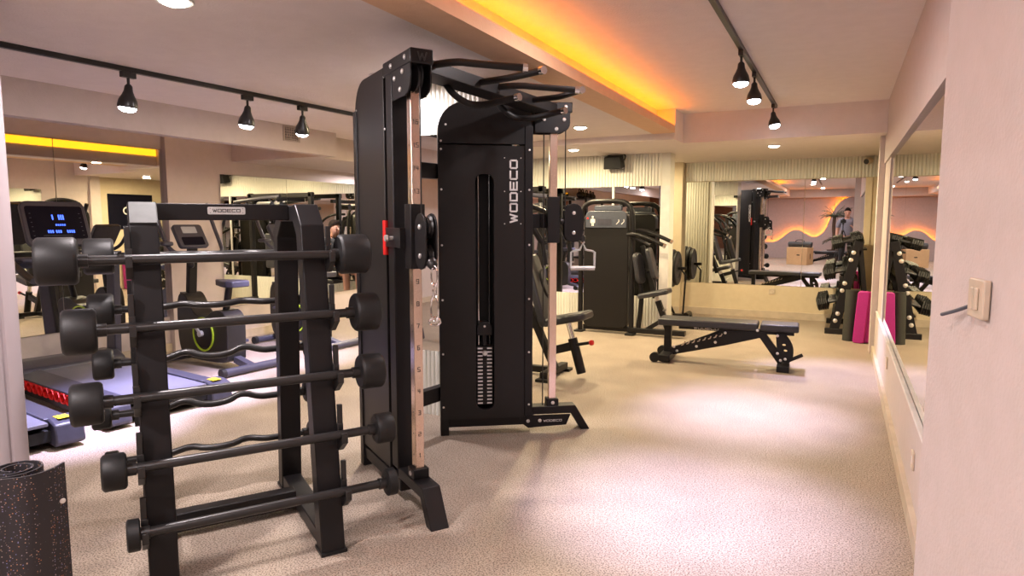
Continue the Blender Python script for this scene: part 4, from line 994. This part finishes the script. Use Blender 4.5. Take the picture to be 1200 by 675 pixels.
obj('duct_back', MB().bx(.0, .0008, -.1, .1, -.068, .068), 'slot', vt)
def outlet(loc, n, u, label, w=.042, h=.042):
    n, u = Vector(n), Vector(u); s_ = n.cross(u)
    t = thing('power_outlet', label, 'power outlet', loc)
    p = obj('cover_plate', MB().prism(rrect(-w, w, -h, h, .006), (0, 0, 0), s_, u, n, 0, .010), 'ivory', t, .003)
    obj('socket', MB().lathe([(.021, 0), (.019, .002), (.017, -.001)], n * .0095, n, 20), 'white_paint', t)
outlet((.35, 5.68, .325), (-1, 0, 0), Z3, 'ivory power outlet low on the right wall, farther from the camera')
outlet((.35, 3.54, .275), (-1, 0, 0), Z3, 'ivory power outlet low on the right wall, nearer the camera')
outlet((-.88, YB - .03, .385), (0, -1, 0), Z3, 'cream power outlet on the back wall below the large mirror')
outlet((-6.45, 4.95, .30), (1, 0, 0), Z3, 'ivory power outlet low on the pink wall behind the exercise bike')
# switch on the near wall
wd = Vector((.477, -3.0, 0)).normalized()            # along near wall, towards camera
wn = Vector((wd.y, -wd.x, 0))                          # outward normal (to -x)
if wn.x > 0: wn = -wn
sw0 = Vector((.223, 2.1, 0)) + wd * .372
sl = thing('light_switch', 'ivory double light switch on the near right wall with a loose cable beside it', 'light switch', (sw0.x, sw0.y, 1.232))
obj('cover_plate', MB().prism(rrect(-.046, .046, -.043, .043, .006), (0, 0, 0), wd, Z3, wn, .002, .016), 'ivory', sl, .003)
for sx in (-1, 1): obj('rocker', MB().prism(rrect(sx * .012 - .009, sx * .012 + .009, -.024, .024, .003), (0, 0, 0), wd, Z3, wn, .016, .021), 'ivory', sl, .002)
cbp = Vector((sw0.x, sw0.y, 1.232)) - wd * .04
cbl = obj('cable_stub', MB().tube(smoothpath([tuple(wn * .006 + Vector((0, 0, -.018))), tuple(-wd * .06 + wn * .02 + Vector((0, 0, -.04))), tuple(-wd * .125 + wn * .03 + Vector((0, 0, -.058)))]), .0045, 10), 'panel_grey')
cbl.location = cbp; tag(cbl, 'short grey cable end poking out of the wall beside the light switch', 'cable')
# dark framed poster in the right recess
po = thing('wall_poster', 'dark framed poster with white ring mark in the right rear recess', 'poster', (.46, 8.75, 1.60))
obj('board', MB().bx(-.02, 0, -.48, .48, -.36, .36), 'screen', po, .003)
ring = arcpts(-.1, .02, .08, 24); hole = arcpts(-.1, .02, .055, 24)
obj('ring_mark', MB().holed(ring, [hole], (0, 0, 0), Y3, Z3, X3, -.023, -.0205), 'white_mark', po)

# ------------------------------------------------------------------ storage rack against the left wall, near
ST = Vector((-6.1, .55, 0))
stg = thing('storage_rack', 'tall black storage rack against the left wall, seen only in mirrors', 'rack', ST)
for sx in (-1, 1):
    for sy in (-1, 1): obj('post', MB().bx(sx * .22 - .03, sx * .22 + .03, sy * .62 - .03, sy * .62 + .03, 0, 2.0), 'black', stg, .004)
for z in (.45, 1.15, 1.96): obj('shelf', MB().bx(-.25, .25, -.65, .65, z, z + .035), 'black', stg, .004)
for i, (y, r) in enumerate(((-.5, .075), (-.3, .08), (.0, .085), (.3, .09), (.5, .09))):
    t = thing('kettlebell', 'black kettlebell on the top shelf of the storage rack, ' + ('first', 'second', 'third', 'fourth', 'fifth')[i] + ' from the rear', 'kettlebell', ST + Vector((0, y, 1.997)), 0, 'kettlebells on the storage rack')
    obj('bell', MB().ell((0, 0, r * .92), (r, r, r * .95)), 'rubber', t)
    obj('handle', MB().tube(smoothpath([(0, -r * .6, r * 1.6), (0, -r * .75, r * 2.2), (0, -r * .4, r * 2.6), (0, r * .4, r * 2.6), (0, r * .75, r * 2.2), (0, r * .6, r * 1.6)]), .014, 10), 'rubber', t)

# ------------------------------------------------------------------ behind the camera: box, bag, palm
bxp = Vector((-1.22, -3.0, 0))
pb = thing('plyo_box', 'pale plywood jump box with hand slot, seen in the back mirror', 'box', bxp, .35)
obj('panel', MB().bx(-.33, .33, -.25, .25, 0, .56), 'wood_box', pb, .006)
mk = MB(); mk.prism(rrect(-.05, .05, .30, .335, .015), (.05, .2505, 0), X3, Z3, Y3, 0, .001)
mk.prism(rrect(-.02, .02, .18, .36, .015), (.3305, .0, 0), Y3, Z3, X3, 0, .001)
obj('hand_slot', mk, 'slot', pb)
gb = thing('gym_bag', 'black duffel bag lying on top of the plywood box', 'bag', bxp + Vector((0, 0, .562)), .3)
obj('body', MB().tube(smoothpath([(-.36, 0, .085), (-.3, 0, .09), (0, 0, .095), (.3, 0, .09), (.36, 0, .085)]), .09, 20, True, None), 'tee_dark', gb)
obj('handle', MB().tube(smoothpath([(-.15, .03, .17), (-.1, .05, .24), (.1, .05, .24), (.15, .03, .17)]), .012, 8), 'trouser', gb)
pl = thing('potted_palm', 'tall potted palm beside the wavy backlit wall, seen in the back mirror', 'plant', (-.28, -5.6, 0))
obj('pot', MB().lathe([(.12, 0), (.17, .05), (.20, .38), (.21, .40), (.18, .40), (.17, .36)], (0, 0, 0), Z3, 28), 'pot', pl)
obj('trunk', MB().tube(smoothpath([(0, 0, .34), (.02, 0, .8), (-.02, .02, 1.2), (0, 0, 1.58)]), .055, 12), 'trunk', pl)
fr = MB(); rnd = random.Random(5)
def frond(mb, base, az, ln, rise, droop):
    n = 9; d = Vector((math.cos(az), math.sin(az), 0)); sd = Vector((-d.y, d.x, 0)); P = []
    for i in range(n + 1):
        s_ = i / n; P.append(Vector(base) + d * ln * s_ + Vector((0, 0, rise * s_ - droop * s_ * s_)))
    for i in range(1, n):
        for sg in (-1, 1):
            a = P[i]; w_ = ln * .42 * math.sin(PI * (.15 + .8 * i / n)); tip = a + sd * sg * w_ * .8 + d * w_ * .45 + Vector((0, 0, -w_ * .35)); b = a + d * .022
            mb.add([a, tip, b], [(0, 1, 2)])
    mb.tube(P, .006, 5)
for k in range(30): frond(fr, (0, 0, 1.56), k * 2.4, rnd.uniform(.36, .58), rnd.uniform(.15, .62), rnd.uniform(.15, .5))
for k in range(14): frond(fr, (0, 0, .75), k * 2.4, rnd.uniform(.3, .42), rnd.uniform(.1, .3), rnd.uniform(.2, .4))
obj('foliage', fr, 'leaf', pl, smooth=False)

# ------------------------------------------------------------------ people
def skin(name, comps, m, parent, sub=2):
    """comps: list of (verts[(pos,r)], edges); each component rooted at its first vertex"""
    vs, es, rs, roots = [], [], [], []
    for V, E in comps:
        b = len(vs); roots.append(b)
        for p, r in V: vs.append(p); rs.append(r)
        es += [(a + b, c + b) for a, c in E]
    me = bpy.data.meshes.new(name); me.from_pydata(vs, es, []); me.materials.append(M[m])
    o = bpy.data.objects.new(name, me); COL.objects.link(o); o.parent = parent
    o.modifiers.new('skin', 'SKIN').use_smooth_shade = True
    sv = me.skin_vertices[0].data
    for i, r in enumerate(rs):
        sv[i].radius = (r, r) if not isinstance(r, tuple) else r
        sv[i].use_root = i in roots
    s_ = o.modifiers.new('sub', 'SUBSURF'); s_.levels = sub; s_.render_levels = sub
    return o
def chain(pts): return (pts, [(i, i + 1) for i in range(len(pts) - 1)])
def hand(palm, d, side, up, s=1.):
    """five short finger chains rooted in the palm. d: finger direction, side: towards the thumb"""
    palm, d, side, up = Vector(palm), Vector(d).normalized(), Vector(side).normalized(), Vector(up).normalized()
    out = []
    for i, (k, ln) in enumerate(((.75, .075), (.28, .085), (-.2, .08), (-.65, .062))):
        b = palm + side * k * .038 * s + d * .02
        out.append(chain([(tuple(b), .010), (tuple(b + d * ln * .45 * s + up * .006), .009), (tuple(b + d * ln * .8 * s - up * .012), .008), (tuple(b + d * ln * .95 * s - up * .03), .007)]))
    b = palm + side * .025 - d * .02
    out.append(chain([(tuple(b), .012), (tuple(b + side * .035 + d * .025), .010), (tuple(b + side * .045 + d * .055 - up * .01), .008)]))
    return out
def head_bits(root, c, fwd, hm='hair', s=1.):
    c, fwd = Vector(c), Vector(fwd).normalized(); sd = fwd.cross(Vector((0, 0, 1))).normalized()
    hb = MB()
    # hair cap: upper-back shell
    for i in range(1): pass
    n, k = 20, 8; vs = []; fs = []
    for i in range(k + 1):
        th = PI * .53 * i / k
        for j in range(n):
            ph = 2 * PI * j / n
            q = Vector((math.sin(th) * math.cos(ph), math.sin(th) * math.sin(ph), math.cos(th)))
            front = max(0, q.x); lift = front * .075 * (i / k)
            vs.append(c + fwd * (q.x * .104 - .008) * s + sd * q.y * .084 * s + Vector((0, 0, (q.z * .112 + .018 + lift) * s)))
    for i in range(k):
        for j in range(n): fs.append((i * n + j, i * n + (j + 1) % n, (i + 1) * n + (j + 1) % n, (i + 1) * n + j))
    hb.add([tuple(v) for v in vs], fs)
    obj('hair', hb, hm, root)
    for sg in (-1, 1):
        e = c + fwd * .086 * s + sd * sg * .033 * s + Vector((0, 0, .008))
        obj('eye', MB().ell(tuple(e), (.010, .010, .007), 10, 6), 'eye', root)
    m_ = c + fwd * .090 * s + Vector((0, 0, -.060))
    obj('mouth', MB().ell(tuple(m_), (.018 * abs(sd.x) + .006, .018 * abs(sd.y) + .006, .005), 10, 6), M['lip'], root)
M['lip'] = mat('lip', (.36, .13, .11), .5, noise=12)
def head_comp(neck, c, fwd):
    neck, c, fwd = Vector(neck), Vector(c), Vector(fwd).normalized(); sd = fwd.cross(Vector((0, 0, 1))).normalized(); U = Vector((0, 0, 1))
    V = [(tuple(neck), .058), (tuple(c - U * .085 + fwd * .01), (.062, .066)), (tuple(c - U * .02 + fwd * .005), (.080, .088)), (tuple(c + U * .06 - fwd * .006), (.078, .09)), (tuple(c + U * .105 - fwd * .01), .05)]
    nose = chain([(tuple(c + fwd * .075 + U * .015), .012), (tuple(c + fwd * .103 - U * .02), .013), (tuple(c + fwd * .096 - U * .03), .010)])
    ears = [chain([(tuple(c + sd * sg * .074 - fwd * .012 + U * .02), .014), (tuple(c + sd * sg * .086 - fwd * .02), .013), (tuple(c + sd * sg * .078 - fwd * .012 - U * .025), .009)]) for sg in (-1, 1)]
    return V, nose, ears

# photographer (standing behind the tripod, faces +y)
PH = Vector((.10, -.47, 0))
ph = thing('person', 'person in a grey t-shirt and black trousers standing behind a tripod camera', 'person', PH)
Fw = Vector((0, 1, 0))
V, nose, ears = head_comp((0, -.01, 1.50), (0, .05, 1.655), (0, .93, -.36))
body = [((0, 0, .98), (.15, .11)), ((0, -.01, 1.15), (.145, .10)), ((0, -.015, 1.33), (.17, .115)), ((0, -.01, 1.44), (.11, .08))]
bi = len(body)
body += V; ed = [(0, 1), (1, 2), (2, 3), (3, bi)] + [(bi + i, bi + i + 1) for i in range(len(V) - 1)]
def limb(lst, frm):
    b = len(body)
    body.extend(lst); ed.append((frm, b)); ed.extend((b + i, b + i + 1) for i in range(len(lst) - 1))
limb([((-.19, -.01, 1.41), .062), ((-.24, -.03, 1.14), .046), ((-.26, .03, .90), .034), ((-.26, .05, .82), (.022, .038))], 3)      # left in picture: hanging arm
limb([((.19, -.01, 1.41), .062), ((.25, -.02, 1.14), .046), ((.17, .17, 1.22), .034), ((.14, .24, 1.25), (.022, .036))], 3)           # raised forearm
limb([((-.10, 0, .88), .095), ((-.11, .02, .50), .062), ((-.12, -.01, .10), .042), ((-.125, .10, .045), .04)], 0)
limb([((.10, 0, .88), .095), ((.11, .02, .50), .062), ((.12, -.01, .10), .042), ((.125, .10, .045), .04)], 0)
pbm = skin('body', [(body, ed), nose] + ears + hand((-.26, .055, .80), (0, .15, -1), (0, 1, .1), (-1, 0, 0)) + hand((.135, .255, 1.255), (-.3, .9, .3), (-.8, -.2, .5), (.1, -.2, .95)), 'skin', ph)
head_bits(ph, (0, .05, 1.655), (0, .93, -.36))
skin('t_shirt', [([((0, 0, .93), (.165, .125)), ((0, -.01, 1.15), (.165, .12)), ((0, -.015, 1.33), (.19, .13)), ((0, -.01, 1.455), (.10, .085)), ((-.19, -.01, 1.41), .078), ((-.235, -.03, 1.20), .068), ((.19, -.01, 1.41), .078), ((.235, -.02, 1.20), .068)],
      [(0, 1), (1, 2), (2, 3), (3, 4), (4, 5), (3, 6), (6, 7)])], 'tee', ph)
skin('trousers', [([((0, 0, .97), (.155, .12)), ((-.10, 0, .86), .108), ((-.11, .02, .50), .078), ((-.12, -.01, .12), .062), ((.10, 0, .86), .108), ((.11, .02, .50), .078), ((.12, -.01, .12), .062)], [(0, 1), (1, 2), (2, 3), (0, 4), (4, 5), (5, 6)])], 'trouser', ph)
for sg in (-1, 1):
    skin('shoe', [chain([((sg * .12, -.04, .05), (.045, .045)), ((sg * .122, .08, .048), (.048, .042)), ((sg * .127, .19, .036), (.042, .03))])], 'rubber', ph)

# tripod with camera (render camera sits at its lens)
tp = thing('camera_tripod', 'slim black tripod standing before the photographer, seen in the mirror', 'tripod', (0, -.11, 0))
obj('centre_column', MB().cyl((0, 0, .55), (0, 0, 1.33), .014, 14), 'rubber_gloss', tp)
obj('ball_head', MB().lathe([(.03, 0), (.032, .02), (.02, .03), (.026, .04), (.026, .045)], (0, 0, 1.315), Z3, 20), 'rubber_gloss', tp)
obj('leg_hub', MB().lathe([(.03, 0), (.04, .02), (.04, .05), (.025, .07)], (0, 0, 1.10), Z3, 20), 'rubber_gloss', tp)
for k in range(3):
    a = PI / 2 + .5 + k * 2 * PI / 3
    if k == 0: a = 2.45
    l = obj('leg', MB().tube([(.03 * math.cos(a), .03 * math.sin(a), 1.13), (.20 * math.cos(a), .20 * math.sin(a), .55), (.36 * math.cos(a), .36 * math.sin(a), .012)], .012, 10, True, [.013, .011, .009]), 'rubber_gloss', tp)
    obj('rubber_foot', MB().ell((.36 * math.cos(a), .36 * math.sin(a), .012), (.014, .014, .012), 10, 6), 'rubber', l)
cmx = thing('photo_camera', 'black stills camera mounted on the tripod', 'camera', (0, -.11, 1.36))
obj('body', MB().bx(-.07, .07, -.035, .035, 0, .09).bx(-.03, .03, -.035, .02, .09, .115), 'rubber', cmx, .008)
obj('lens', MB().lathe([(.034, 0), (.036, .01), (.036, .05), (.038, .055), (.038, .075), (.033, .075), (.03, .06)], (0, .03, .042), (0, 1, 0), 28), 'rubber_gloss', cmx)

# seated man by the left mirror, faces -x
SMN = Vector((-5.63, 8.0, .525))
sp_ = thing('person', 'seated person with short brown hair and dark t-shirt, seen in the left mirror', 'person', SMN)
fw = (-.97, -.2, -.1)
V, nose, ears = head_comp((-.05, 0, .62), (-.10, -.01, .775), fw)
body = [((0, 0, .12), (.15, .13)), ((-.01, 0, .30), (.14, .11)), ((-.03, 0, .46), (.165, .115)), ((-.045, 0, .56), (.10, .08))]
bi = len(body); body += V; ed = [(0, 1), (1, 2), (2, 3), (3, bi)] + [(bi + i, bi + i + 1) for i in range(len(V) - 1)]
for sg in (-1, 1):
    limb([((-.04, sg * .19, .54), .06), ((-.08, sg * .25, .28), .045), ((-.30, sg * .20, .20), .034), ((-.37, sg * .18, .19), (.024, .036))], 3)
    limb([((-.06, sg * .10, .10), .09), ((-.42, sg * .14, .08), .064), ((-.44, sg * .15, -.36), .042), ((-.52, sg * .15, -.445), .036)], 0)
skin('body', [(body, ed), nose] + ears + hand((-.39, .18, .185), (-1, 0, -.2), (0, -1, .2), (0, 0, 1)) + hand((-.39, -.18, .185), (-1, 0, -.2), (0, 1, .2), (0, 0, 1)), 'skin', sp_)
head_bits(sp_, (-.10, -.01, .775), fw)
skin('t_shirt', [([((0, 0, .10), (.165, .145)), ((-.01, 0, .30), (.16, .13)), ((-.03, 0, .46), (.185, .13)), ((-.042, 0, .57), (.09, .08)), ((-.04, .19, .54), .076), ((-.07, .24, .34), .064), ((-.04, -.19, .54), .076), ((-.07, -.24, .34), .064)], [(0, 1), (1, 2), (2, 3), (3, 4), (4, 5), (3, 6), (6, 7)])], 'tee_dark', sp_)
skin('shorts', [([((0, 0, .115), (.16, .14)), ((-.08, .10, .10), .105), ((-.36, .14, .085), .085), ((-.08, -.10, .10), .105), ((-.36, -.14, .085), .085)], [(0, 1), (1, 2), (0, 3), (3, 4)])], 'trouser', sp_)
for sg in (-1, 1):
    skin('shoe', [chain([((-.40, sg * .15, -.45), (.045, .045)), ((-.52, sg * .15, -.452), (.047, .042)), ((-.62, sg * .15, -.465), (.042, .03))])], 'rubber', sp_)

# ------------------------------------------------------------------ render look
scn.view_settings.view_transform = 'Standard'
scn.view_settings.exposure = .55
scn.cycles.use_denoising = True
scn.cycles.max_bounces = 10; scn.cycles.diffuse_bounces = 4; scn.cycles.glossy_bounces = 7
scn.cycles.caustics_reflective = False; scn.cycles.caustics_refractive = False
scn.cycles.sample_clamp_indirect = 6
